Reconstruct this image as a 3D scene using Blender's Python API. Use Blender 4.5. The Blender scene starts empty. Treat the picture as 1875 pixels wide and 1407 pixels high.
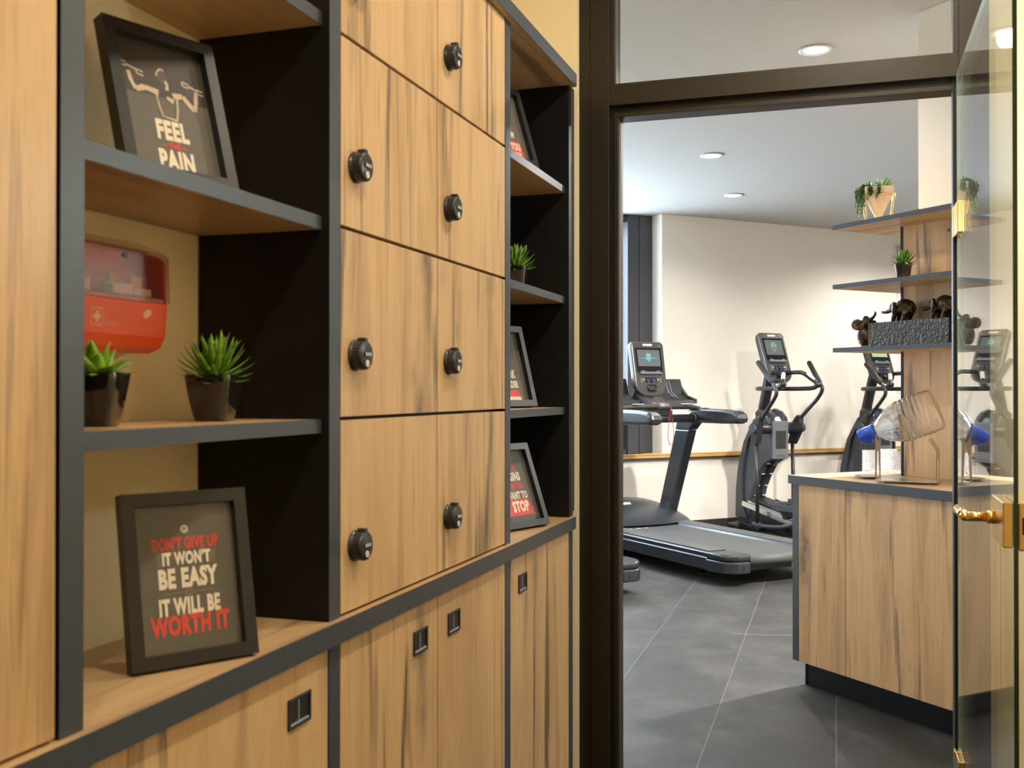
import bpy, bmesh, math, random
from mathutils import Vector, Matrix, Euler
random.seed(7)
SC = bpy.context.scene
COL = SC.collection
R = math.radians
PI = math.pi

# ------------------------------------------------------------------ materials
def newmat(name):
    m = bpy.data.materials.new(name); m.use_nodes = True
    nt = m.node_tree
    for n in list(nt.nodes): nt.nodes.remove(n)
    out = nt.nodes.new('ShaderNodeOutputMaterial')
    return m, nt, out
def N(nt, typ, **kw):
    n = nt.nodes.new(typ)
    for k, v in kw.items(): setattr(n, k, v)
    return n
def pbr(name, col, rough=.5, metal=0., bump=0., bscale=200., var=0., vscale=6., coat=0., spec=.5, bdist=.002, emit=None, estr=0., sheen=0.):
    """plain surface: slight procedural tone variation and fine bump"""
    m, nt, out = newmat(name)
    b = N(nt, 'ShaderNodeBsdfPrincipled')
    b.inputs['Base Color'].default_value = (*col, 1)
    b.inputs['Roughness'].default_value = rough
    b.inputs['Metallic'].default_value = metal
    b.inputs['Specular IOR Level'].default_value = spec
    b.inputs['Coat Weight'].default_value = coat
    if emit:
        b.inputs['Emission Color'].default_value = (*emit, 1); b.inputs['Emission Strength'].default_value = estr
    tc = N(nt, 'ShaderNodeTexCoord')
    if var > 0:
        ns = N(nt, 'ShaderNodeTexNoise'); ns.inputs['Scale'].default_value = vscale; ns.inputs['Detail'].default_value = 4
        nt.links.new(tc.outputs['Object'], ns.inputs['Vector'])
        mr = N(nt, 'ShaderNodeMapRange'); mr.inputs[3].default_value = 1 - var; mr.inputs[4].default_value = 1 + var
        nt.links.new(ns.outputs['Fac'], mr.inputs[0])
        mx = N(nt, 'ShaderNodeVectorMath', operation='SCALE'); mx.inputs[0].default_value = col
        nt.links.new(mr.outputs[0], mx.inputs['Scale'])
        nt.links.new(mx.outputs[0], b.inputs['Base Color'])
    if bump > 0:
        nb = N(nt, 'ShaderNodeTexNoise'); nb.inputs['Scale'].default_value = bscale; nb.inputs['Detail'].default_value = 2
        nt.links.new(tc.outputs['Object'], nb.inputs['Vector'])
        bp = N(nt, 'ShaderNodeBump'); bp.inputs['Strength'].default_value = bump; bp.inputs['Distance'].default_value = bdist
        nt.links.new(nb.outputs['Fac'], bp.inputs['Height'])
        nt.links.new(bp.outputs[0], b.inputs['Normal'])
    nt.links.new(b.outputs[0], out.inputs[0])
    return m
def ramp(nt, stops):
    r = N(nt, 'ShaderNodeValToRGB')
    el = r.color_ramp.elements
    while len(el) < len(stops): el.new(.5)
    for e_, (p, c) in zip(el, stops):
        e_.position = p; e_.color = (*c, 1)
    return r
def wood(name, axis, tint=1.0, rough=.36, cracks=1.0):
    """knotty oak veneer, grain along the given local axis, shifted per object"""
    m, nt, out = newmat(name)
    L = nt.links.new
    tc = N(nt, 'ShaderNodeTexCoord'); oi = N(nt, 'ShaderNodeObjectInfo')
    sh = N(nt, 'ShaderNodeMath', operation='MULTIPLY'); sh.inputs[1].default_value = 37.0
    L(oi.outputs['Random'], sh.inputs[0])
    cb = N(nt, 'ShaderNodeCombineXYZ'); L(sh.outputs[0], cb.inputs[0]); L(sh.outputs[0], cb.inputs[1]); L(sh.outputs[0], cb.inputs[2])
    ad = N(nt, 'ShaderNodeVectorMath', operation='ADD'); L(tc.outputs['Object'], ad.inputs[0]); L(cb.outputs[0], ad.inputs[1])
    def mapped(across, along):
        s = [across] * 3; s['xyz'.index(axis)] = along
        v = N(nt, 'ShaderNodeVectorMath', operation='MULTIPLY'); v.inputs[1].default_value = s
        L(ad.outputs[0], v.inputs[0]); return v.outputs[0]
    def noise(vec, detail=4, rough=.55, dist=0.):
        n = N(nt, 'ShaderNodeTexNoise'); n.inputs['Scale'].default_value = 1; n.inputs['Detail'].default_value = detail
        n.inputs['Roughness'].default_value = rough; n.inputs['Distortion'].default_value = dist
        L(vec, n.inputs['Vector']); return n.outputs['Fac']
    broad = noise(mapped(8.5, .7), 4, .55, .8)
    fine = noise(mapped(90, 2.2), 5, .6, .3)
    pores = noise(mapped(420, 12), 2, .5)
    c = tint
    r1 = ramp(nt, [(.28, (.42*c, .270*c, .145*c)), (.42, (.52*c, .340*c, .175*c)), (.52, (.58*c, .390*c, .210*c)), (.62, (.55*c, .355*c, .175*c)), (.76, (.45*c, .285*c, .145*c))])
    L(broad, r1.inputs[0])
    r2 = ramp(nt, [(.30, (.74, .70, .65)), (.47, (1, 1, 1)), (.72, (1.06, 1.05, 1.03))]); L(fine, r2.inputs[0])
    mul = N(nt, 'ShaderNodeMix', data_type='RGBA', blend_type='MULTIPLY'); mul.inputs[0].default_value = .52
    L(r1.outputs[0], mul.inputs[6]); L(r2.outputs[0], mul.inputs[7])
    # soft smoky bands beside the heartwood
    smoky = noise(mapped(9.5, 1.15), 4, .58, .9)
    r4 = ramp(nt, [(.54, (1, 1, 1)), (.66, (.66, .62, .59)), (.78, (.40, .37, .35))]); L(smoky, r4.inputs[0])
    mulb = N(nt, 'ShaderNodeMix', data_type='RGBA', blend_type='MULTIPLY'); mulb.inputs[0].default_value = .75 * cracks
    L(mul.outputs[2], mulb.inputs[6]); L(r4.outputs[0], mulb.inputs[7]); mul = mulb
    r3 = ramp(nt, [(.30, (.80, .76, .72)), (.55, (1, 1, 1))]); L(pores, r3.inputs[0])
    mul2 = N(nt, 'ShaderNodeMix', data_type='RGBA', blend_type='MULTIPLY'); mul2.inputs[0].default_value = .55
    L(mul.outputs[2], mul2.inputs[6]); L(r3.outputs[0], mul2.inputs[7])
    # dark heart streaks and knots
    st = noise(mapped(15, .85), 2, .45, 1.1)
    st2 = noise(mapped(70, 3.4), 4, .6, .8)
    sm = N(nt, 'ShaderNodeMath', operation='MULTIPLY_ADD'); sm.inputs[1].default_value = .38; L(st2, sm.inputs[0]); L(st, sm.inputs[2])
    rs = ramp(nt, [(.775, (0, 0, 0)), (.91, (1, 1, 1))]); L(sm.outputs[0], rs.inputs[0])
    vo = N(nt, 'ShaderNodeTexVoronoi', feature='F1'); vo.inputs['Scale'].default_value = 1; vo.inputs['Randomness'].default_value = 1
    wv = N(nt, 'ShaderNodeVectorMath', operation='ADD')
    nz = N(nt, 'ShaderNodeTexNoise'); nz.inputs['Scale'].default_value = 14; nz.inputs['Detail'].default_value = 3; L(ad.outputs[0], nz.inputs['Vector'])
    nsub = N(nt, 'ShaderNodeVectorMath', operation='MULTIPLY'); nsub.inputs[1].default_value = (.35, .35, .35); L(nz.outputs['Color'], nsub.inputs[0])
    L(mapped(5.5, 1.15), wv.inputs[0]); L(nsub.outputs[0], wv.inputs[1]); L(wv.outputs[0], vo.inputs['Vector'])
    rk = ramp(nt, [(.035, (1, 1, 1)), (.06, (.75, .75, .75)), (.20, (.12, .12, .12)), (.30, (0, 0, 0))]); L(vo.outputs['Distance'], rk.inputs[0])
    mxx = N(nt, 'ShaderNodeMath', operation='MAXIMUM'); L(rs.outputs[0], mxx.inputs[0]); L(rk.outputs[0], mxx.inputs[1])
    fac = N(nt, 'ShaderNodeMath', operation='MULTIPLY'); fac.inputs[1].default_value = .82 * cracks; L(mxx.outputs[0], fac.inputs[0])
    dark = N(nt, 'ShaderNodeMix', data_type='RGBA'); dark.inputs[7].default_value = (.060, .042, .030, 1)
    L(fac.outputs[0], dark.inputs[0]); L(mul2.outputs[2], dark.inputs[6])
    b = N(nt, 'ShaderNodeBsdfPrincipled'); b.inputs['Roughness'].default_value = rough
    b.inputs['Specular IOR Level'].default_value = .5
    L(dark.outputs[2], b.inputs['Base Color'])
    bp = N(nt, 'ShaderNodeBump'); bp.inputs['Strength'].default_value = .12; bp.inputs['Distance'].default_value = .001
    L(pores, bp.inputs['Height']); L(bp.outputs[0], b.inputs['Normal'])
    L(b.outputs[0], out.inputs[0])
    return m
def sheet_fresnel(nt, ior):
    """Fresnel of a thin sheet: the back face must not count as leaving a solid"""
    fr = N(nt, 'ShaderNodeFresnel'); ge = N(nt, 'ShaderNodeNewGeometry')
    mr = N(nt, 'ShaderNodeMapRange'); mr.inputs[3].default_value = ior; mr.inputs[4].default_value = 1/ior
    nt.links.new(ge.outputs['Backfacing'], mr.inputs[0]); nt.links.new(mr.outputs[0], fr.inputs['IOR'])
    return fr
def thin_glass(name, tint=(1, 1, 1), ior=1.5, rough=0.0, bump=0., bscale=30., boost=1.0, diffuse=0.):
    """clear sheet or vessel wall: Fresnel mix of see-through and mirror"""
    m, nt, out = newmat(name); L = nt.links.new
    tr = N(nt, 'ShaderNodeBsdfTransparent'); tr.inputs[0].default_value = (*tint, 1)
    gl = N(nt, 'ShaderNodeBsdfGlossy'); gl.inputs['Roughness'].default_value = rough; gl.inputs[0].default_value = (1, 1, 1, 1)
    fr = sheet_fresnel(nt, ior)
    fac = fr.outputs[0]
    if boost != 1.0:
        mu = N(nt, 'ShaderNodeMath', operation='MULTIPLY', use_clamp=True); mu.inputs[1].default_value = boost
        L(fac, mu.inputs[0]); fac = mu.outputs[0]
    if bump > 0:
        tc = N(nt, 'ShaderNodeTexCoord'); ns = N(nt, 'ShaderNodeTexNoise'); ns.inputs['Scale'].default_value = bscale; ns.inputs['Detail'].default_value = 3
        L(tc.outputs['Object'], ns.inputs['Vector'])
        bp = N(nt, 'ShaderNodeBump'); bp.inputs['Strength'].default_value = bump; bp.inputs['Distance'].default_value = .01
        L(ns.outputs['Fac'], bp.inputs['Height']); L(bp.outputs[0], gl.inputs['Normal']); L(bp.outputs[0], fr.inputs['Normal'])
    mx = N(nt, 'ShaderNodeMixShader'); L(fac, mx.inputs[0]); L(tr.outputs[0], mx.inputs[1]); L(gl.outputs[0], mx.inputs[2])
    last = mx.outputs[0]
    if diffuse > 0:
        df = N(nt, 'ShaderNodeBsdfTranslucent'); df.inputs[0].default_value = (1, 1, 1, 1)
        d2 = N(nt, 'ShaderNodeBsdfDiffuse'); d2.inputs[0].default_value = (.9, .9, .9, 1)
        m0 = N(nt, 'ShaderNodeMixShader'); m0.inputs[0].default_value = .5; L(df.outputs[0], m0.inputs[1]); L(d2.outputs[0], m0.inputs[2])
        m2 = N(nt, 'ShaderNodeMixShader'); m2.inputs[0].default_value = diffuse; L(last, m2.inputs[1]); L(m0.outputs[0], m2.inputs[2]); last = m2.outputs[0]
    L(last, out.inputs[0]); return m
def emission(name, col, strength):
    m, nt, out = newmat(name)
    e_ = N(nt, 'ShaderNodeEmission'); e_.inputs[0].default_value = (*col, 1); e_.inputs[1].default_value = strength
    nt.links.new(e_.outputs[0], out.inputs[0]); return m

M = {}
M['wood_z'] = wood('oak_upright_grain', 'z')
M['wood_y'] = wood('oak_lengthwise_grain', 'y', cracks=.7)
M['wood_x'] = wood('oak_lengthwise_grain_island', 'x', cracks=.7)
M['anth'] = pbr('black_laminate', (.0042, .0042, .0044), .42, bump=.12, bscale=900, var=.05, spec=.28)
M['edge'] = pbr('anthracite_edge_band', (.038, .047, .064), .36, bump=.10, bscale=900, var=.04)
M['black'] = pbr('black_plastic', (.012, .012, .013), .35)
M['satin'] = pbr('black_satin_plastic', (.016, .016, .018), .32, bump=.05, bscale=700)
M['frame'] = pbr('black_picture_frame', (.008, .008, .009), .36)
M['bronze'] = pbr('dark_bronze_metal', (.0150, .0100, .0045), .42, metal=.15, bump=.06, bscale=1200, var=.05)
M['gasket'] = pbr('rubber_gasket', (.01, .01, .01), .7)
M['brass'] = pbr('brushed_brass', (.80, .56, .22), .22, metal=1.0)
M['pulllip'] = pbr('satin_metal_lip', (.50, .56, .66), .4, metal=.5)
M['chrome'] = pbr('polished_chrome', (.75, .76, .78), .10, metal=1.0)
M['steel'] = pbr('brushed_steel', (.58, .55, .51), .26, metal=1.0, bump=.05, bscale=500)
M['alu'] = pbr('anodised_aluminium', (.70, .73, .76), .25, metal=1.0)
M['cream'] = pbr('cream_wall_paint', (.82, .70, .46), .8, bump=.05, bscale=300)
M['beige'] = pbr('beige_wall_paint', (.62, .52, .39), .8, bump=.05, bscale=300)
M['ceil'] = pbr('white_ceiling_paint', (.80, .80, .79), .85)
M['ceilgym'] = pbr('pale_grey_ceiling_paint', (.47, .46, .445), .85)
M['pillar'] = pbr('warm_white_plaster', (.84, .79, .73), .8, bump=.04, bscale=200)
M['white'] = pbr('white_plastic', (.85, .85, .85), .35)
M['red'] = pbr('red_plastic', (.62, .045, .015), .35)
M['redlt'] = pbr('orange_red_plastic', (.74, .09, .025), .35)
M['smoke'] = thin_glass('smoky_brown_cover', (.86, .76, .70), 1.35, .08, diffuse=.02)
M['clear'] = thin_glass('clear_plastic_tray', (.97, .97, .97), 1.35, .05, diffuse=.18)
M['paper'] = pbr('white_card', (.78, .75, .70), .7)
M['tan'] = pbr('tan_plaster_strip', (.62, .34, .12), .7)
M['teal'] = pbr('teal_print', (.10, .42, .38), .7)
M['ceramic'] = pbr('glossy_black_ceramic', (.010, .009, .009), .06, coat=.6)
M['soil'] = pbr('dark_potting_soil', (.02, .014, .01), .9, bump=.6, bscale=150)
def leaf(name, c1, c2):
    m, nt, out = newmat(name); L = nt.links.new
    tc = N(nt, 'ShaderNodeTexCoord'); ns = N(nt, 'ShaderNodeTexNoise'); ns.inputs['Scale'].default_value = 45; ns.inputs['Detail'].default_value = 2
    L(tc.outputs['Object'], ns.inputs['Vector'])
    r = ramp(nt, [(.35, c1), (.65, c2)]); L(ns.outputs['Fac'], r.inputs[0])
    b = N(nt, 'ShaderNodeBsdfPrincipled'); b.inputs['Roughness'].default_value = .45; L(r.outputs[0], b.inputs['Base Color'])
    t = N(nt, 'ShaderNodeBsdfTranslucent'); L(r.outputs[0], t.inputs[0])
    mx = N(nt, 'ShaderNodeMixShader'); mx.inputs[0].default_value = .25; L(b.outputs[0], mx.inputs[1]); L(t.outputs[0], mx.inputs[2])
    L(mx.outputs[0], out.inputs[0]); return m
M['leaf'] = leaf('succulent_leaf', (.085, .22, .012), (.22, .42, .03))
M['leafb'] = leaf('bright_leaf', (.16, .38, .02), (.33, .58, .05))
M['leafd'] = leaf('trailing_leaf', (.035, .12, .012), (.13, .27, .03))
M['pot'] = pbr('pale_stoneware', (.74, .63, .50), .7, var=.05, vscale=25)
M['bronze_cast'] = None
M['belt'] = pbr('running_belt_rubber', (.050, .052, .050), .55, bump=.5, bscale=500, var=.12, vscale=8)
M['tread'] = pbr('treadmill_grey_plastic', (.020, .023, .028), .30, bump=.04, bscale=500)
M['treadtop'] = pbr('foot_rail_grey', (.060, .060, .060), .5, bump=.3, bscale=600)
M['console'] = pbr('gunmetal_console_plastic', (.050, .046, .040), .28, metal=.25)
M['shell'] = pbr('dark_blue_grey_shell', (.035, .042, .055), .34)
M['panelgrey'] = pbr('silver_grey_panel', (.13, .135, .145), .33, metal=.3)
M['grip'] = pbr('foam_grip', (.014, .014, .015), .6)
M['screen'] = pbr('glossy_black_screen', (.008, .008, .009), .08)
M['lcd'] = pbr('grey_screen_picture', (.05, .055, .055), .15, emit=(.085, .095, .095), estr=1.0)
M['lcdgreen'] = pbr('pale_green_screen_picture', (.05, .06, .05), .15, emit=(.42, .62, .30), estr=1.0)
M['lcdblue'] = pbr('small_blue_display', (.01, .01, .03), .2, emit=(.05, .055, .16), estr=1.0)
M['glowc'] = emission('cyan_screen_flare', (.10, .50, .62), 1.1)
M['glowg'] = emission('mint_screen_logo', (.42, .75, .55), .9)
M['badge'] = pbr('silver_badge', (.80, .76, .70), .35, metal=.2)
M['redcord'] = pbr('red_safety_cord', (.35, .02, .02), .6)
M['orange'] = pbr('orange_accent', (.55, .14, .03), .4)
M['blue'] = pbr('blue_cap_plastic', (.020, .085, .62), .32)
M['pet'] = None
M['pane'] = thin_glass('clear_glass_pane', (.94, .97, .955), 1.52)
M['fanlight'] = thin_glass('fanlight_glass', (.97, .98, .975), 1.5)
M['picglass'] = thin_glass('picture_glass', (1, 1, 1), 1.28)
M['glassedge'] = pbr('green_glass_edge', (.012, .030, .012), .15)
M['glassedge2'] = pbr('pale_glass_edge', (.35, .42, .36), .2)
M['print_dark'] = pbr('charcoal_print', (.085, .076, .062), .6, var=.06, vscale=30)
M['print_black'] = pbr('black_photo_print', (.022, .014, .010), .55, var=.2, vscale=40)
M['ink_cream'] = pbr('cream_ink', (.72, .64, .52), .7, var=.08, vscale=200)
M['ink_red'] = pbr('red_ink', (.60, .04, .03), .7, var=.10, vscale=200)
M['ink_grey'] = pbr('grey_ink', (.20, .18, .15), .7)
M['ink_skin'] = pbr('sepia_photo_ink', (.50, .40, .30), .7, var=.35, vscale=120)
M['ink_white'] = pbr('white_engraving', (.85, .86, .88), .4, emit=(.9, .92, 1.0), estr=.15)
M['baseb'] = pbr('dark_baseboard', (.035, .028, .024), .5)
M['winframe'] = pbr('anthracite_window_frame', (.040, .042, .050), .45)
M['winpanel'] = pbr('dark_blue_grey_panel', (.030, .034, .040), .45)
M['railwood'] = pbr('golden_oak_rail', (.52, .30, .10), .4, var=.12, vscale=12)
M['rope'] = pbr('gold_rope', (.50, .33, .10), .5, bump=.8, bscale=160)
M['lamp'] = emission('downlight_lens', (1.0, .93, .82), 9.0)
M['green_out'] = pbr('garden_foliage', (.20, .32, .10), .8, var=.5, vscale=3)

def bronze_cast():
    m, nt, out = newmat('antique_cast_bronze'); L = nt.links.new
    tc = N(nt, 'ShaderNodeTexCoord')
    ns = N(nt, 'ShaderNodeTexNoise'); ns.inputs['Scale'].default_value = 55; ns.inputs['Detail'].default_value = 6; ns.inputs['Roughness'].default_value = .65
    L(tc.outputs['Object'], ns.inputs['Vector'])
    r = ramp(nt, [(.38, (.012, .008, .006)), (.55, (.060, .034, .018)), (.70, (.26, .16, .075))]); L(ns.outputs['Fac'], r.inputs[0])
    b = N(nt, 'ShaderNodeBsdfPrincipled'); b.inputs['Metallic'].default_value = .75; b.inputs['Roughness'].default_value = .36; L(r.outputs[0], b.inputs['Base Color'])
    n2 = N(nt, 'ShaderNodeTexNoise'); n2.inputs['Scale'].default_value = 90; n2.inputs['Detail'].default_value = 4; n2.inputs['Distortion'].default_value = 1.5; L(tc.outputs['Object'], n2.inputs['Vector'])
    bp = N(nt, 'ShaderNodeBump'); bp.inputs['Strength'].default_value = .8; bp.inputs['Distance'].default_value = .004
    L(n2.outputs['Fac'], bp.inputs['Height']); L(bp.outputs[0], b.inputs['Normal']); L(b.outputs[0], out.inputs[0]); return m
M['bronze_cast'] = bronze_cast()
M['slate'] = pbr('rough_black_stone', (.022, .022, .022), .42, bump=1.0, bscale=75, var=.75, vscale=90, bdist=.012)
def bottle_mat():
    m, nt, out = newmat('clear_ribbed_bottle'); L = nt.links.new
    tr = N(nt, 'ShaderNodeBsdfTransparent'); tr.inputs[0].default_value = (.95, .945, .94, 1)
    rf = N(nt, 'ShaderNodeBsdfRefraction'); rf.inputs['IOR'].default_value = 1.10; rf.inputs[0].default_value = (.98, .975, .97, 1)
    gl = N(nt, 'ShaderNodeBsdfGlossy'); gl.inputs['Roughness'].default_value = .05
    fr = sheet_fresnel(nt, 1.5)
    mu = N(nt, 'ShaderNodeMath', operation='MULTIPLY', use_clamp=True); mu.inputs[1].default_value = 2.4; L(fr.outputs[0], mu.inputs[0])
    m1 = N(nt, 'ShaderNodeMixShader'); m1.inputs[0].default_value = .55; L(tr.outputs[0], m1.inputs[1]); L(rf.outputs[0], m1.inputs[2])
    m2 = N(nt, 'ShaderNodeMixShader'); L(mu.outputs[0], m2.inputs[0]); L(m1.outputs[0], m2.inputs[1]); L(gl.outputs[0], m2.inputs[2])
    L(m2.outputs[0], out.inputs[0]); return m
M['pet'] = bottle_mat()
M['crystal'] = thin_glass('cut_crystal', (.97, .97, .98), 1.6, .03, bump=1.0, bscale=90, boost=2.2, diffuse=.13)
def wallpaper():
    m, nt, out = newmat('cream_panel_wallcovering'); L = nt.links.new
    tc = N(nt, 'ShaderNodeTexCoord')
    mp = N(nt, 'ShaderNodeVectorMath', operation='MULTIPLY'); mp.inputs[1].default_value = (120, 120, 600); L(tc.outputs['Object'], mp.inputs[0])
    ns = N(nt, 'ShaderNodeTexNoise'); ns.inputs['Scale'].default_value = 1; ns.inputs['Detail'].default_value = 3; L(mp.outputs[0], ns.inputs['Vector'])
    r = ramp(nt, [(.3, (.77, .71, .63)), (.7, (.83, .77, .69))]); L(ns.outputs['Fac'], r.inputs[0])
    b = N(nt, 'ShaderNodeBsdfPrincipled'); b.inputs['Roughness'].default_value = .75; L(r.outputs[0], b.inputs['Base Color'])
    bp = N(nt, 'ShaderNodeBump'); bp.inputs['Strength'].default_value = .1; bp.inputs['Distance'].default_value = .001; L(ns.outputs['Fac'], bp.inputs['Height']); L(bp.outputs[0], b.inputs['Normal'])
    L(b.outputs[0], out.inputs[0]); return m
M['paperwall'] = wallpaper()
def floor_mat():
    m, nt, out = newmat('slate_grey_floor_tiles'); L = nt.links.new
    ge = N(nt, 'ShaderNodeNewGeometry')
    sp = N(nt, 'ShaderNodeSeparateXYZ'); L(ge.outputs['Position'], sp.inputs[0])
    def mth(op, a, b=None, c=None):
        n = N(nt, 'ShaderNodeMath', operation=op)
        for i, v in enumerate((a, b, c)):
            if v is None: continue
            if isinstance(v, (int, float)): n.inputs[i].default_value = v
            else: L(v, n.inputs[i])
        return n.outputs[0]
    X, Y = sp.outputs[0], sp.outputs[1]
    u = mth('DIVIDE', mth('MULTIPLY_ADD', Y, .0194, X), .4425)
    cu = mth('FLOOR', u); fu = mth('FRACT', u)
    v = mth('DIVIDE', mth('ADD', mth('MULTIPLY', cu, .31), Y), .905)
    cv = mth('FLOOR', v); fv = mth('FRACT', v)
    eu = mth('MINIMUM', fu, mth('SUBTRACT', 1, fu)); ev = mth('MINIMUM', fv, mth('SUBTRACT', 1, fv))
    ju = mth('LESS_THAN', eu, .0030); jv = mth('LESS_THAN', ev, .0011)
    idv = N(nt, 'ShaderNodeCombineXYZ'); L(cu, idv.inputs[0]); L(cv, idv.inputs[1])
    wn = N(nt, 'ShaderNodeTexWhiteNoise', noise_dimensions='3D'); L(idv.outputs[0], wn.inputs['Vector'])
    ofs = N(nt, 'ShaderNodeVectorMath', operation='SCALE'); ofs.inputs['Scale'].default_value = 9; L(wn.outputs['Color'], ofs.inputs[0])
    pa = N(nt, 'ShaderNodeVectorMath', operation='ADD'); L(ge.outputs['Position'], pa.inputs[0]); L(ofs.outputs[0], pa.inputs[1])
    st = N(nt, 'ShaderNodeVectorMath', operation='MULTIPLY'); st.inputs[1].default_value = (3.4, 2.4, 1); L(pa.outputs[0], st.inputs[0])
    n1 = N(nt, 'ShaderNodeTexNoise'); n1.inputs['Scale'].default_value = 1; n1.inputs['Detail'].default_value = 8; n1.inputs['Roughness'].default_value = .68; L(st.outputs[0], n1.inputs['Vector'])
    r = ramp(nt, [(.30, (.018, .0176, .0176)), (.5, (.035, .034, .033)), (.62, (.053, .050, .046)), (.74, (.085, .079, .073))]); L(n1.outputs['Fac'], r.inputs[0])
    tone = mth('MULTIPLY_ADD', wn.outputs['Value'], .28, .86)
    sc = N(nt, 'ShaderNodeVectorMath', operation='SCALE'); L(r.outputs[0], sc.inputs[0]); L(tone, sc.inputs['Scale'])
    # one long curved pale scratch in the floor
    dx = mth('SUBTRACT', X, -.62); dy = mth('SUBTRACT', Y, 6.30)
    rad = mth('SQRT', mth('ADD', mth('MULTIPLY', dx, dx), mth('MULTIPLY', dy, dy)))
    ring = mth('LESS_THAN', mth('ABSOLUTE', mth('SUBTRACT', rad, .78)), .0045)
    side = mth('MULTIPLY', mth('LESS_THAN', Y, 5.85), mth('GREATER_THAN', X, -.62))
    scr = mth('MULTIPLY', mth('MULTIPLY', ring, side), .7)
    jj = mth('MAXIMUM', mth('MULTIPLY', ju, .75), mth('MULTIPLY', jv, .12))
    jj = mth('MAXIMUM', jj, scr)
    mx = N(nt, 'ShaderNodeMix', data_type='RGBA'); mx.inputs[7].default_value = (.19, .18, .17, 1); L(jj, mx.inputs[0]); L(sc.outputs[0], mx.inputs[6])
    b = N(nt, 'ShaderNodeBsdfPrincipled'); b.inputs['Roughness'].default_value = .58; b.inputs['Specular IOR Level'].default_value = .22
    L(mx.outputs[2], b.inputs['Base Color'])
    bp = N(nt, 'ShaderNodeBump'); bp.inputs['Strength'].default_value = .08; bp.inputs['Distance'].default_value = .002; L(n1.outputs['Fac'], bp.inputs['Height']); L(bp.outputs[0], b.inputs['Normal'])
    L(b.outputs[0], out.inputs[0]); return m
M['floor'] = floor_mat()

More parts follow.
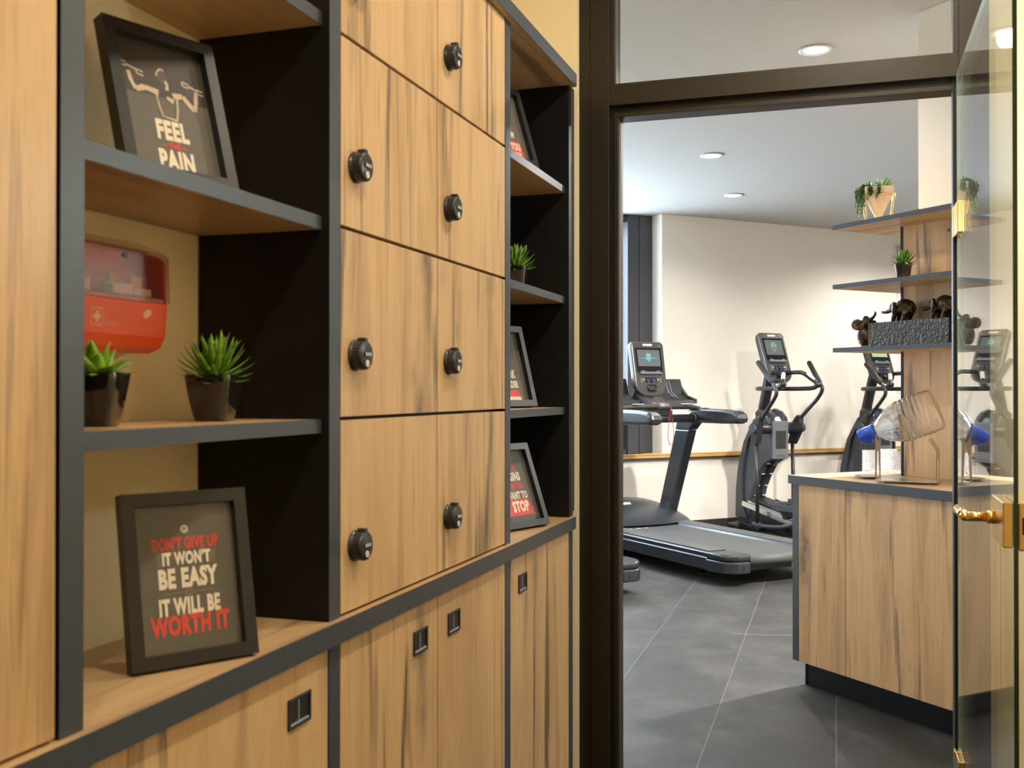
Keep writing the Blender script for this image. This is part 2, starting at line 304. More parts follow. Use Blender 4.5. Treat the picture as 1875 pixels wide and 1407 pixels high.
# ------------------------------------------------------------------ mesh helpers
class B:
    """collects shapes into ONE mesh"""
    def __init__(s): s.bm = bmesh.new(); s.mi = 0
    def _new(s, verts, faces, mi=None, smooth=False):
        vs = [s.bm.verts.new(v) for v in verts]
        for f in faces:
            try:
                fc = s.bm.faces.new([vs[i] for i in f]); fc.material_index = s.mi if mi is None else mi; fc.smooth = smooth
            except ValueError: pass
        return vs
    def box(s, x0, x1, y0, y1, z0, z1, bev=0., mi=None, xf=None, seg=2, fm=None):
        if x0 > x1: x0, x1 = x1, x0
        if y0 > y1: y0, y1 = y1, y0
        if z0 > z1: z0, z1 = z1, z0
        t = bmesh.new()
        vs = [t.verts.new(v) for v in ((x0,y0,z0),(x1,y0,z0),(x1,y1,z0),(x0,y1,z0),(x0,y0,z1),(x1,y0,z1),(x1,y1,z1),(x0,y1,z1))]
        names = {'-z':(0,3,2,1),'+z':(4,5,6,7),'-y':(0,1,5,4),'+x':(1,2,6,5),'+y':(2,3,7,6),'-x':(3,0,4,7)}
        for k, f in names.items():
            fc = t.faces.new([vs[i] for i in f]); fc.material_index = (fm or {}).get(k, s.mi if mi is None else mi)
        if bev > 0: bmesh.ops.bevel(t, geom=t.edges[:], offset=bev, segments=seg, affect='EDGES', profile=.5)
        s.merge(t, xf); return s
    def merge(s, t, xf=None):
        if xf is not None: bmesh.ops.transform(t, matrix=xf, verts=t.verts)
        me = bpy.data.meshes.new('tmp'); t.to_mesh(me); t.free(); s.bm.from_mesh(me); bpy.data.meshes.remove(me)
    def prism(s, pts, axis, a0, a1, bev=0., mi=None, xf=None, seg=2, smooth=False):
        """closed polygon extruded along an axis; pts are the two other coordinates in xyz order"""
        t = bmesh.new()
        def mk(p, a):
            if axis == 'x': return (a, p[0], p[1])
            if axis == 'y': return (p[0], a, p[1])
            return (p[0], p[1], a)
        n = len(pts)
        lo = [t.verts.new(mk(p, a0)) for p in pts]; hi = [t.verts.new(mk(p, a1)) for p in pts]
        fs = [t.faces.new(lo), t.faces.new(hi[::-1])]
        for i in range(n):
            f = t.faces.new((lo[i], hi[i], hi[(i+1)%n], lo[(i+1)%n])); f.smooth = smooth
        for f in t.faces: f.material_index = s.mi if mi is None else mi
        bmesh.ops.recalc_face_normals(t, faces=t.faces[:])
        if bev > 0:
            ed = set(e for f in fs for e in f.edges)
            bmesh.ops.bevel(t, geom=list(ed), offset=bev, segments=seg, affect='EDGES', profile=.5)
        s.merge(t, xf); return s
    def tube(s, pts, r, n=12, mi=None, caps=True, xf=None, closed=False, smooth_path=0):
        pts = [Vector(p) for p in pts]
        rs = list(r) if isinstance(r, (list, tuple)) else [r] * len(pts)
        for _ in range(smooth_path):
            np_, nr = [], []
            m = len(pts)
            rng = range(m) if closed else range(m - 1)
            if not closed: np_.append(pts[0]); nr.append(rs[0])
            for i in rng:
                a, b = pts[i], pts[(i+1) % m]; ra, rb = rs[i], rs[(i+1) % m]
                np_ += [a*.75 + b*.25, a*.25 + b*.75]; nr += [ra*.75 + rb*.25, ra*.25 + rb*.75]
            if not closed: np_.append(pts[-1]); nr.append(rs[-1])
            pts, rs = np_, nr
        m = len(pts); rings = []
        t0 = (pts[1] - pts[0]).normalized()
        up = Vector((0, 0, 1)) if abs(t0.z) < .9 else Vector((1, 0, 0))
        nrm = (up - t0 * up.dot(t0)).normalized()
        t = bmesh.new()
        for i, p in enumerate(pts):
            if closed: tg = (pts[(i+1) % m] - pts[i-1]).normalized()
            elif i == 0: tg = t0
            elif i == m-1: tg = (pts[-1] - pts[-2]).normalized()
            else: tg = (pts[i+1] - pts[i-1]).normalized()
            nrm = (nrm - tg * nrm.dot(tg)).normalized(); bi = tg.cross(nrm)
            rings.append([t.verts.new(p + (nrm*math.cos(2*PI*k/n) + bi*math.sin(2*PI*k/n)) * rs[i]) for k in range(n)])
        for i in range(m if closed else m-1):
            a, b = rings[i], rings[(i+1) % m]
            for k in range(n):
                f = t.faces.new((a[k], a[(k+1)%n], b[(k+1)%n], b[k])); f.smooth = True
        if caps and not closed:
            t.faces.new(rings[0][::-1]); t.faces.new(rings[-1])
        for f in t.faces: f.material_index = s.mi if mi is None else mi
        s.merge(t, xf); return s
    def cyl(s, p0, p1, r0, r1=None, n=20, mi=None, xf=None):
        return s.tube([p0, p1], [r0, r0 if r1 is None else r1], n, mi, True, xf)
    def lathe(s, prof, n=32, mi=None, xf=None, smooth=True, rfun=None, closed=False):
        """profile (r, z) turned about z"""
        t = bmesh.new(); rings = []
        for (r, z) in prof:
            if r < 1e-6: rings.append([t.verts.new((0, 0, z))])
            else:
                rings.append([t.verts.new((r*(rfun(2*PI*k/n) if rfun else 1)*math.cos(2*PI*k/n), r*(rfun(2*PI*k/n) if rfun else 1)*math.sin(2*PI*k/n), z)) for k in range(n)])
        for a, b in zip(rings[:-1], rings[1:]):
            for k in range(n):
                k2 = (k+1) % n
                if len(a) == 1 and len(b) == 1: continue
                if len(a) == 1: f = t.faces.new((a[0], b[k2], b[k]))
                elif len(b) == 1: f = t.faces.new((a[k], a[k2], b[0]))
                else: f = t.faces.new((a[k], a[k2], b[k2], b[k]))
                f.smooth = smooth
        for f in t.faces: f.material_index = s.mi if mi is None else mi
        bmesh.ops.recalc_face_normals(t, faces=t.faces[:])
        s.merge(t, xf); return s
    def ball(s, c, r, u=20, v=12, mi=None, xf=None):
        rx, ry, rz = r if isinstance(r, (tuple, list)) else (r, r, r)
        t = bmesh.new(); bmesh.ops.create_uvsphere(t, u_segments=u, v_segments=v, radius=1)
        for f in t.faces: f.smooth = True; f.material_index = s.mi if mi is None else mi
        T = Matrix.Translation(c) @ (xf or Matrix()) @ Matrix.Diagonal((rx, ry, rz, 1))
        s.merge(t, T); return s
    def text(s, body, size, xf, sx=1., bold=0., mi=None, align='CENTER', depth=0., track=1.):
        cu = bpy.data.curves.new('t', 'FONT'); cu.body = body; cu.size = size; cu.align_x = align; cu.align_y = 'CENTER'
        cu.offset = bold; cu.extrude = depth; cu.space_character = track; cu.resolution_u = 3
        o = bpy.data.objects.new('t', cu); COL.objects.link(o); bpy.context.view_layer.update()
        dg = bpy.context.evaluated_depsgraph_get()
        me = bpy.data.meshes.new_from_object(o.evaluated_get(dg))
        me.transform(xf @ Matrix.Diagonal((sx, 1, 1, 1)))
        k = len(s.bm.faces); s.bm.from_mesh(me); s.bm.faces.ensure_lookup_table()
        for f in s.bm.faces[k:]: f.material_index = s.mi if mi is None else mi
        bpy.data.objects.remove(o); bpy.data.curves.remove(cu); bpy.data.meshes.remove(me); return s
    def poly(s, pts, mi=None, xf=None):
        t = bmesh.new(); t.faces.new([t.verts.new(p) for p in pts])
        for f in t.faces: f.material_index = s.mi if mi is None else mi
        s.merge(t, xf); return s

def part(name, b, mats, parent=None, label=None, xf=None, recalc=False, remesh=None, smooth=None):
    """ONE mesh object; xf takes the drawn coordinates to world, else they are the thing's own"""
    bm = b.bm if isinstance(b, B) else b
    if recalc: bmesh.ops.recalc_face_normals(bm, faces=bm.faces[:])
    me = bpy.data.meshes.new(name); bm.to_mesh(me); bm.free()
    for m_ in (mats if isinstance(mats, (list, tuple)) else [mats]): me.materials.append(M[m_] if isinstance(m_, str) else m_)
    o = bpy.data.objects.new(name, me); COL.objects.link(o)
    root = parent
    while root is not None and root.parent is not None: root = root.parent
    if xf is not None:
        rm = (Matrix.Translation(root.location) @ root.rotation_euler.to_matrix().to_4x4()) if root else Matrix()
        me.transform(rm.inverted() @ xf)
    if parent: o.parent = parent
    if label: o['label'] = label
    if remesh:
        md = o.modifiers.new('remesh', 'REMESH'); md.mode = 'VOXEL'; md.voxel_size = remesh; md.use_smooth_shade = True
        ms = o.modifiers.new('smooth', 'SMOOTH'); ms.factor = .5; ms.iterations = 4
    return o
def thing(name, label, cat, loc=(0, 0, 0), rot=0., group=None, kind=None):
    o = bpy.data.objects.new(name, None); COL.objects.link(o); o.empty_display_size = .05
    o.location = loc; o.rotation_euler = rot if isinstance(rot, tuple) else (0, 0, rot)
    return tag(o, label, cat, group, kind)
def tag(o, label=None, cat=None, group=None, kind=None):
    if label: o['label'] = label
    if cat: o['category'] = cat
    if group: o['group'] = group
    if kind: o['kind'] = kind
    return o
def dup(root, loc, rot=None, label=None):
    def cp(o, par):
        c = o.copy(); COL.objects.link(c)
        if par is not None: c.parent = par
        for ch in list(o.children): cp(ch, c)
        return c
    r = cp(root, None); r.location = loc
    if rot is not None: r.rotation_euler = rot if isinstance(rot, tuple) else (0, 0, rot)
    if label: r['label'] = label
    return r
ID = Matrix()
A_ISL = R(-44.3)
def isl(): return Matrix.Rotation(A_ISL, 4, 'Z')          # island axes: x along its front, y away from the door
ISL = isl()
def islw(s, d, z=0.):
    v = ISL @ Vector((s, d, z)); return (v.x, v.y, v.z)

# ================================================================== THE SETTING
XL, XR, YB, YP = -1.006, .95, -1.6, 3.05          # hall: left wall, right wall, wall behind, partition
HC = 2.75                                          # hall ceiling
def struct(name, b, mat, label, cat='wall', **k):
    o = part(name, b, mat, xf=ID, **k); return tag(o, label, cat, kind='structure')
b = B(); b.box(-4.6, 3.4, YB-.1, 14.6, -.06, 0)
struct('floor', b, 'floor', 'slate grey tiled floor with pale joint lines', 'floor')
b = B(); b.box(XL-.12, XL, YB, YP+.12, 0, HC)
struct('wall_left', b, 'cream', 'cream wall behind the lockers and open shelves')
b = B(); b.box(XR, XR+.12, YB, YP, 0, HC)
struct('wall_right', b, 'cream', 'warm cream wall beside the open glass door')
b = B(); b.box(XL-.12, XR+.12, YB-.1, YB, 0, HC)
struct('wall_back', b, 'cream', 'cream hall wall behind the camera')
b = B(); b.box(XL-.12, XR+.12, YB-.1, YP+.10, HC, HC+.08)
struct('ceiling', b, 'ceil', 'white ceiling of the locker hall', 'ceiling')
b = B()
b.box(-4.3, -.79, YP-.02, YP+.10, 0, 2.95); b.box(.332, 3.1, YP, YP+.10, 0, 2.95)
struct('wall_partition', b, 'cream', 'cream wall strip between locker unit and dark door frame')

CT0 = .8935
# gym room: far wall runs at 45 degrees.  wl(w, q): w along that wall, q out into the room
W0 = Vector((-1.669, 9.398, 0)); GW = Vector((.7071, .7071, 0)); EN = Vector((.7071, -.7071, 0))
WXF = Matrix(((GW.x, EN.x, 0, W0.x), (GW.y, EN.y, 0, W0.y), (0, 0, 1, 0), (0, 0, 0, 1)))   # (w, q, z)
GC = 2.84
b = B(); b.box(0, 6.7, -.30, 0, 0, 2.95)
b.box(-3.6, 0, -.30, 0, 0, .665)                    # parapet under the window
o = part('wall_far', b, 'paperwall', xf=WXF); tag(o, 'cream papered wall at the back of the gym', 'wall', kind='structure')
b = B(); b.box(-3.7, -3.58, -.30, 3.2, 0, 2.95)
o = part('wall_gym_left', b, 'pillar', xf=WXF); tag(o, 'pale side wall of the gym left of the treadmills', 'wall', kind='structure')
b = B(); b.box(3.06, 3.18, YP, 14.6, 0, 2.95)
struct('wall_gym_right', b, 'pillar', 'pale side wall of the gym behind the drinks counter')
# ceiling of the gym
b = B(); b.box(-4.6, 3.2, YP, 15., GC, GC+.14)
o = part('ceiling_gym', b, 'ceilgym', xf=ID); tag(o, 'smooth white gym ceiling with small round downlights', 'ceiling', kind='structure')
b = B(); b.box(-3.13, -2.72, 3.555, 3.95, CT0, GC-.001)
o = part('wall_pillar', b, 'pillar', xf=ISL); tag(o, 'white square pillar rising from the oak display column', 'pillar', kind='structure')
b = B(); b.box(-3.58, 6.6, 0, .014, 0, .072)
o = part('baseboard_far', b, 'baseb', xf=WXF); tag(o, 'dark baseboard along the back gym wall', 'baseboard', kind='structure')
# rope-topped oak dado rail
tr = thing('trim_1', 'golden oak dado rail with a twisted rope along its top', 'rail', tuple(W0 + Vector((0, 0, .645))), kind='structure')
b = B(); b.box(-3.58, 6.6, 0, .042, .650, .672, bev=.004); b.box(-3.55, -.01, -.22, .0, .664, .674)
part('rail_board', b, 'railwood', tr, xf=WXF)
b = B(); b.box(-3.58, 6.6, 0, .034, .634, .650); part('rail_underside', b, 'baseb', tr, xf=WXF)
b = B()
rp = [(-3.5, .028, .680), (-.25, .028, .682), (-.12, .0, .684), (.02, .012, .682), (.12, .012, .680), (3, .012, .680), (6.5, .012, .680)]
b.tube([(-3.5, .028, .680), (-.26, .028, .681), (-.17, -.02, .683), (-.10, -.025, .683), (0, .014, .681), (.10, .014, .681), (6.5, .014, .681)], .0085, 8, smooth_path=1)
part('rope', b, 'rope', tr, 'twisted gold rope', xf=WXF)

# window at the left end of that wall, set back in a reveal
w1 = thing('window_1', 'tall anthracite window at the left end of the gym wall', 'window', tuple(W0 + GW*-1.6 + Vector((0, 0, .67))), kind='structure')
b = B()
b.box(-.14, -.001, -.24, -.15, .672, GC-.001); b.box(-.262, -.141, -.25, -.157, .672, GC-.001)      # right jamb, two steps
b.box(-3.55, -3.35, -.26, -.17, .672, GC)
b.box(-3.4, -.2, -.27, -.18, GC-.07, GC); b.box(-3.4, -.2, -.27, -.18, .672, .72)
b.box(-1.75, -1.62, -.27, -.18, .67, GC); b.box(-3.4, -.2, -.27, -.18, 1.10, 1.17)
part('window_frame', b, 'winframe', w1, xf=WXF)
b = B(); b.box(-3.36, -.29, -.262, -.245, .70, 1.12)
for a in (-3.25, -1.55):
    b.box(a, a+1.2, -.247, -.238, .75, 1.07, bev=.004)
part('lower_panel', b, 'winpanel', w1, xf=WXF)
b = B(); b.box(-3.36, -.262, -.240, -.232, 1.16, GC-.06); part('window_pane', b, 'fanlight', w1, xf=WXF)
# garden seen through the window
b = B()
random.seed(3)
for k in range(26):
    w = -3.6 + random.random()*3.0; z = .4 + random.random()*2.3
    b.ball((w, -2.4 - random.random()*.9, z), (.35+random.random()*.25, .3, .35+random.random()*.25), 10, 7)
o = part('garden_shrub', b, 'green_out', xf=WXF); tag(o, 'sunlit green shrub outside the tall gym window', 'shrub')
# white tilted window further along the far wall, mostly behind the oak column
w2 = thing('window_2', 'narrow white window with dark handle seen beside the oak column', 'window', tuple(W0 + GW*2.9 + Vector((0, 0, 1.0))), kind='structure')
b = B(); b.box(2.885, 2.93, 0, .05, .9, 2.72); b.box(3.60, 3.66, 0, .05, .9, 2.72); b.box(2.885, 3.66, 0, .05, 2.66, 2.72); b.box(2.885, 3.66, 0, .05, .9, .96)
part('window_frame', b, 'white', w2, xf=WXF)
b = B(); b.box(2.93, 3.60, .012, .02, .96, 2.66); part('window_pane', b, emission('daylight_glow_pane', (.80, .88, 1.0), .95), w2, xf=WXF)  # pane glows by itself to stand in for daylight
b = B(); b.box(2.94, 2.97, .05, .062, 2.43, 2.50, bev=.003); b.box(2.83, 2.96, .062, .08, 2.465, 2.488, bev=.005); part('window_handle', b, 'black', w2, xf=WXF)

# dark bronze door frame with fanlight
fr = thing('trim_2', 'dark bronze door frame with a clear fanlight above', 'door frame', (-.2, YP, 0), kind='structure')
b = B()
b.box(-.790, -.756, YP, YP+.09, 0, HC, bev=.001); b.box(-.7545, -.699, YP-.003, YP+.09, 0, HC, bev=.001)
b.box(-.699, -.688, YP+.03, YP+.09, 0, 2.075); b.box(-.688, -.676, YP+.018, YP+.09, 0, 2.063, bev=.001)
b.box(-.699, -.684, YP+.004, YP+.09, 2.15, HC)
part('post', b, 'bronze', fr, xf=ID)
b = B()
b.box(.258, .3325, YP-.003, YP+.09, 0, HC, bev=.001); b.box(.2475, .2575, YP+.0, YP+.09, 2.158, HC)
b.box(.2440, .2475, YP+.030, YP+.06, 0, 2.063); b.box(.2475, .258, YP+.03, YP+.09, 0, 2.075)
part('post', b, 'bronze', fr, xf=ID)
b = B()
b.box(-.699, .258, YP-.002, YP+.09, 2.094, 2.147, bev=.001); b.box(-.699, .258, YP+.001, YP+.09, 2.1475, 2.158)
b.box(-.699, .258, YP+.03, YP+.09, 2.075, 2.094); b.box(-.688, .2475, YP+.018, YP+.09, 2.063, 2.076, bev=.001)
b.box(-.699, .258, YP+.01, YP+.09, HC-.06, HC)
part('transom', b, 'bronze', fr, xf=ID)
b = B()
b.box(-.686, -.674, YP+.022, YP+.05, 0, 2.06); b.box(.2446, .2478, YP+.014, YP+.0295, 0, 2.07)
part('seal', b, 'gasket', fr, xf=ID)
b = B(); b.box(-.685, .2475, YP+.03, YP+.038, 2.157, HC-.05); part('fanlight_pane', b, 'fanlight', fr, xf=ID)
b = B(); b.box(-.684, -.679, YP+.012, YP+.03, 2.158, HC-.06); b.box(.2425, .2465, YP+.012, YP+.03, 2.158, HC-.06); part('glazing_bead', b, 'panelgrey', fr, 'thin grey glazing beads', xf=ID)

# glass door standing open along the right wall
KD = -.012
dr = thing('door_1', 'frameless glass door standing open beside the right wall', 'door', (.25, YP-.008, 0), math.atan(-KD), kind='structure')
# local: -y runs from hinge to free edge, +x to the wall
b = B(); b.box(0, .008, -.986, -.012, .012, 2.095, fm={'-y': 1, '+y': 2, '+z': 2, '-z': 2})
part('glass_leaf', b, ['pane', 'glassedge', 'glassedge2'], dr)
for z in (1.700, .255):
    b = B(); b.box(-.008, .016, -.105, -.028, z-.042, z+.042, bev=.003); b.box(-.010, .014, -.026, .004, z-.042, z+.042, bev=.003)
    part('hinge', b, 'brass', dr, 'brass glass-door hinge')
b = B()
b.box(-.017, -.0005, -.985, -.835, .970, 1.052, bev=.002)
b.box(.0085, .060, -.985, -.815, .965, 1.052, bev=.003)
lc = part('lock_case', b, 'brass', dr, 'brass lock plates either side of the glass')
b = B(); b.box(.014, .056, -.9875, -.985, .995, 1.025); part('bolt', b, 'black', lc)
b = B()
b.cyl((-.016, -.872, 1.012), (-.030, -.872, 1.012), .0125); b.cyl((-.028, -.872, 1.012), (-.068, -.872, 1.012), .0095)
b.ball((-.068, -.872, 1.012), .0096, 20, 12); b.cyl((-.068, -.872, 1.012), (-.068, -.742, 1.012), .0095, n=20)
part('lever_handle', b, 'brass', dr, 'round brass lever handle')

# ceiling downlights
def downlight(loc, label, first=None):
    if first: return dup(first, loc, label=label)
    t = thing('ceiling_downlight', label, 'ceiling light', loc, group='round downlights in the gym ceiling')
    b = B(); b.lathe([(.058, 0), (.075, -.003), (.077, -.008), (.060, -.008), (.055, -.002)], 32); part('trim_ring', b, 'white', t)
    b = B(); b.lathe([(0, -.0035), (.056, -.0035)], 32); part('lens', b, 'lamp', t)
    return t
d0 = downlight((-.934, 7.159, GC), 'round downlight seen directly above the treadmill console')
downlight((-.956, 8.672, GC), 'small warm downlight nearest the back gym wall', d0)
downlight((-.185, 5.088, GC), 'round downlight seen through the fanlight glass', d0)
downlight((.85, 6.10, GC), 'round downlight behind the white pillar', d0)

# ================================================================== LOCKER WALL
UX = -.77                     # plane of doors and uprights
ROWZ = [.8965, 1.206, 1.508, 1.812, 2.108]
# long worktop and cap board
b = B(); b.box(XL+.004, -.7585, .20, 2.884, .861, .895, fm={}, mi=0)
wt = part('worktop', b, 'wood_y', None, xf=ID)
tag(wt, 'long oak worktop with black front edge under the lockers', 'worktop')
b = B(); b.box(-.7585, -.757, .20, 2.884, .8608, .8948); b.box(XL+.004, -.757, 2.884, 2.8855, .8608, .8948)
part('edge_band', b, 'edge', wt, 'black edge band')
b = B(); b.box(XL+.004, -.7555, .20, 2.882, 2.110, 2.145)
cb = part('cap_board', b, 'wood_y', None, xf=ID); tag(cb, 'oak cap board with black edge along the top of the lockers', 'board')
b = B(); b.box(-.7555, -.754, .20, 2.882, 2.1098, 2.1452); b.box(XL+.004, -.754, 2.882, 2.8835, 2.1098, 2.1452)
part('edge_band', b, 'edge', cb, 'black edge band')

def shelf(par, y0, y1, ztop, th):
    b = B(); b.box(XL+.004, UX-.0145, y0, y1, ztop-th, ztop)
    s_ = part('shelf', b, 'wood_y', par, xf=ID)
    b = B(); b.box(UX-.0145, UX-.013, y0, y1, ztop-th-.0003, ztop+.0003); part('edge_band', b, 'edge', s_, 'black edge band', xf=ID)
# left open bay
su = thing('shelf_unit', 'open shelf bay with plants and first aid box left of the lockers', 'shelf unit', (-.888, 1.178, .896))
b = B(); b.box(XL+.003, UX, .8735, .9095, .8955, 2.1095, bev=.0006, fm={'+x': 1}); part('side_panel', b, ['anth', 'edge'], su, xf=ID)
b = B(); b.box(XL+.003, UX, 1.4475, 1.4835, .8955, 2.1095, bev=.0006, fm={'+x': 1}); part('side_panel', b, ['anth', 'edge'], su, xf=ID)
for z in (1.206, 1.5185, 1.834): shelf(su, .910, 1.447, z, .0205)
# right open bay
su2 = thing('shelf_unit', 'narrow open shelf bay right of the lockers by the door frame', 'shelf unit', (-.888, 2.60, .896))
b = B(); b.box(XL+.003, UX, 2.2965, 2.3345, .8955, 2.1095, bev=.0006, fm={'+x': 1}); part('side_panel', b, ['anth', 'edge'], su2, xf=ID)
b = B(); b.box(XL+.003, UX, 2.858, 2.880, .8955, 2.1095, bev=.0006); b.box(UX-.02, UX, 2.8805, 2.898, .8955, 2.1095, bev=.0006, fm={'+x': 1}); part('side_panel', b, ['anth', 'edge'], su2, xf=ID)
b = B(); b.box(XL+.003, XL+.012, 2.335, 2.858, .8955, 2.1095); part('back_panel', b, 'anth', su2, xf=ID)
for z in (1.204, 1.515, 1.825): shelf(su2, 2.335, 2.858, z, .0190)
b = B(); b.box(-.94, -.80, 2.8985, YP-.021, .8955, 2.145); part('filler_strip', b, 'anth', su2, 'dark recessed filler strip', xf=ID)
# tall cabinet at the left edge
tc_ = thing('tall_cabinet', 'oak fronted tall cabinet at the left end of the worktop', 'cabinet', (-.888, .60, .896))
b = B(); b.box(XL+.003, UX-.021, .30, .871, .8955, 2.1095); part('body', b, 'anth', tc_, xf=ID)
b = B(); b.box(UX-.020, UX, .302, .8680, .8995, 2.106, bev=.0008); part('door', b, 'wood_z', tc_, xf=ID)

# lockers
GAP = .0022
def combo_lock(par, y, z):
    """round three-dial lock; its axis points into the hall (+x)"""
    X = Matrix.Translation((UX, y, z)) @ Matrix.Rotation(R(90), 4, 'Y')
    b = B()
    def ridged(a): return 1 + .012*math.cos(a*24)
    b.lathe([(0, 0), (.0250, 0), (.0254, .003), (.0232, .0035), (.0230, .007)], 48, xf=X)
    b.lathe([(.0232, .007), (.0236, .0165), (.0228, .0205), (.0210, .0220), (0, .0220)], 96, xf=X, rfun=ridged)
    b.box(-.0285, -.0200, -.0052, .0052, .006, .0212, bev=.0018, xf=X)                                            # thumb tab on top
    lk = part('combination_lock', b, 'satin', par, 'black three-dial combination lock', xf=ID)
    b = B(); b.box(-.0052, .0026, -.0125, .0125, .0219, .0225, bev=.0003, xf=X); part('dial_window', b, 'gasket', lk, xf=ID)
    b = B()
    for k in (-1, 0, 1):
        b.cyl((-.0013, k*.0073-.0028, .0212), (-.0013, k*.0073+.0028, .0212), .0032, n=14, xf=X)
    part('number_dial', b, 'satin', lk, xf=ID)
    TX = Matrix.Translation((UX+.0248, y, z)) @ Matrix(((0, 0, 1, 0), (1, 0, 0, 0), (0, 1, 0, 0), (0, 0, 0, 1)))
    b = B()
    for k, ch in zip((-1, 0, 1), '000'):
        b.text(ch, .0078, TX @ Matrix.Translation((k*.0073, .0013, 0)), sx=.9, bold=.0003)
    part('numerals', b, 'ink_white', lk, 'white dial numerals', xf=ID)
    b = B(); b.cyl((.0130, 0, .0218), (.0130, 0, .0234), .0054, n=24, xf=X); ky_ = part('key_cylinder', b, 'badge', lk, 'pale key cylinder', xf=ID)
    b = B(); b.box(.0100, .0160, -.0006, .0006, .0233, .0237, xf=X); part('keyhole', b, 'black', lk, xf=ID)
    return lk
rows = ['bottom', 'second', 'third', 'top']
first = None
for c, (y0, y1, ky) in enumerate(((1.4845, 1.8855, 1.5340), (1.8855, 2.2955, 1.9410))):
    for r in range(4):
        side = 'left' if c == 0 else 'right'
        nm = {0: 'bottom', 1: 'second from bottom', 2: 'third from bottom', 3: 'top'}[r]
        lab = f'oak locker with black dial lock, {nm} of the {side} column'
        z0, z1 = ROWZ[r], ROWZ[r+1]
        t = thing('locker', lab, 'locker', (-.888, (y0+y1)/2, z0), group='oak lockers with combination locks')
        b = B(); b.box(XL+.003, UX-.022, y0, y1, z0+.0005, z1-.0005); part('body', b, 'anth', t, xf=ID)
        b = B(); b.box(UX-.020, UX, y0+GAP, y1-GAP, z0+GAP+.0008, z1-GAP-.0005, bev=.0008); part('door', b, 'wood_z', t, xf=ID)
        combo_lock(t, ky, (z0+z1)/2-.050)

# base cabinets under the worktop
def recess_pull(par, y, z):
    b = B()
    x = UX
    for (a0, a1, c0, c1) in ((-.032, .032, .017, .022), (-.032, .032, -.022, -.017), (-.032, -.027, -.018, .018), (.027, .032, -.018, .018)):
        b.box(x, x+.0035, y+a0, y+a1, z+c0, z+c1, bev=.001)
    pu = part('recessed_pull', b, 'satin', par, 'black recessed finger pull', xf=ID)
    b = B(); b.box(x+.0002, x+.0008, y-.028, y+.028, z-.018, z+.018); part('pull_recess', b, 'black', pu, xf=ID)
    b = B(); b.box(x+.0008, x+.0022, y-.026, y+.026, z-.0172, z-.0148); b.box(x+.0008, x+.0016, y-.002, y-.0008, z-.014, z+.017); part('pull_lip', b, 'pulllip', pu, 'bright lower lip', xf=ID)
def base_cab(label, y0, y1, doors, posts):
    t = thing('base_cabinet', label, 'cabinet', (-.888, (y0+y1)/2, 0), group='oak base cabinets under the worktop')
    b = B(); b.box(XL+.003, UX-.022, y0, y1, .10, .8608); part('body', b, 'anth', t, xf=ID)
    b = B(); b.box(XL+.003, UX-.06, y0, y1, 0, .0995); part('plinth', b, 'anth', t, xf=ID)
    for (a, c) in posts:
        b = B(); b.box(UX-.0215, UX, a, c, .10, .8605, bev=.0006, fm={'+x': 1}); part('upright', b, ['anth', 'edge'], t, xf=ID)
    for (a, c, hy) in doors:
        b = B(); b.box(UX-.020, UX, a+GAP, c-GAP, .103, .856, bev=.0008); d = part('door', b, 'wood_z', t, xf=ID)
        recess_pull(d, hy, .788)
base_cab('oak base cabinet below the open shelf bay at the left', .30, 1.4840, [(.30, .872, .80), (.872, 1.4465, 1.356)], [(1.4475, 1.4835)])
base_cab('oak base cabinet with two doors directly below the lockers', 1.4845, 2.3350, [(1.4845, 1.8855, 1.800), (1.8855, 2.2955, 1.970)], [(2.2965, 2.3345)])
base_cab('oak base cabinet at the right end below the narrow shelf bay', 2.3355, 2.898, [(2.3355, 2.858, 2.424)], [(2.859, 2.898)])

# ------------------------------------------------------------------ framed prints
def frame_shell(name, label, loc, phi, lean, w=.170, h=.223):
    t = thing(name, label, 'picture frame', loc, (-lean, 0, phi), group='black framed motivational prints on the shelves')
    bw, th = .017, .020
    b = B()
    b.prism([(-w/2, 0), (w/2, 0), (w/2-bw, bw), (-w/2+bw, bw)], 'y', -th, 0); b.prism([(-w/2, h), (w/2, h), (w/2-bw, h-bw), (-w/2+bw, h-bw)], 'y', -th, 0)
    b.prism([(-w/2, 0), (-w/2+bw, bw), (-w/2+bw, h-bw), (-w/2, h)], 'y', -th, 0); b.prism([(w/2, 0), (w/2-bw, bw), (w/2-bw, h-bw), (w/2, h)], 'y', -th, 0)
    part('frame', b, 'frame', t, recalc=True)
    b = B(); b.box(-w/2+.004, w/2-.004, 0, .004, .004, h-.004); part('backing_board', b, 'black', t)
    b = B(); b.box(-w/2+bw-.001, w/2-bw+.001, -.0085, -.0080, bw-.001, h-bw+.001); part('picture_glass', b, 'picglass', t)
    return t
def TXT(x, z, y=-.0075):      # print plane: text x -> x, text y -> z, facing -y
    return Matrix(((1, 0, 0, x), (0, 0, -1, y), (0, 1, 0, z), (0, 0, 0, 1)))
def P2(pts, y=-.0074): return [(x, y, z) for x, z in pts]
PW, PH = .136, .189            # print area, bottom at .017
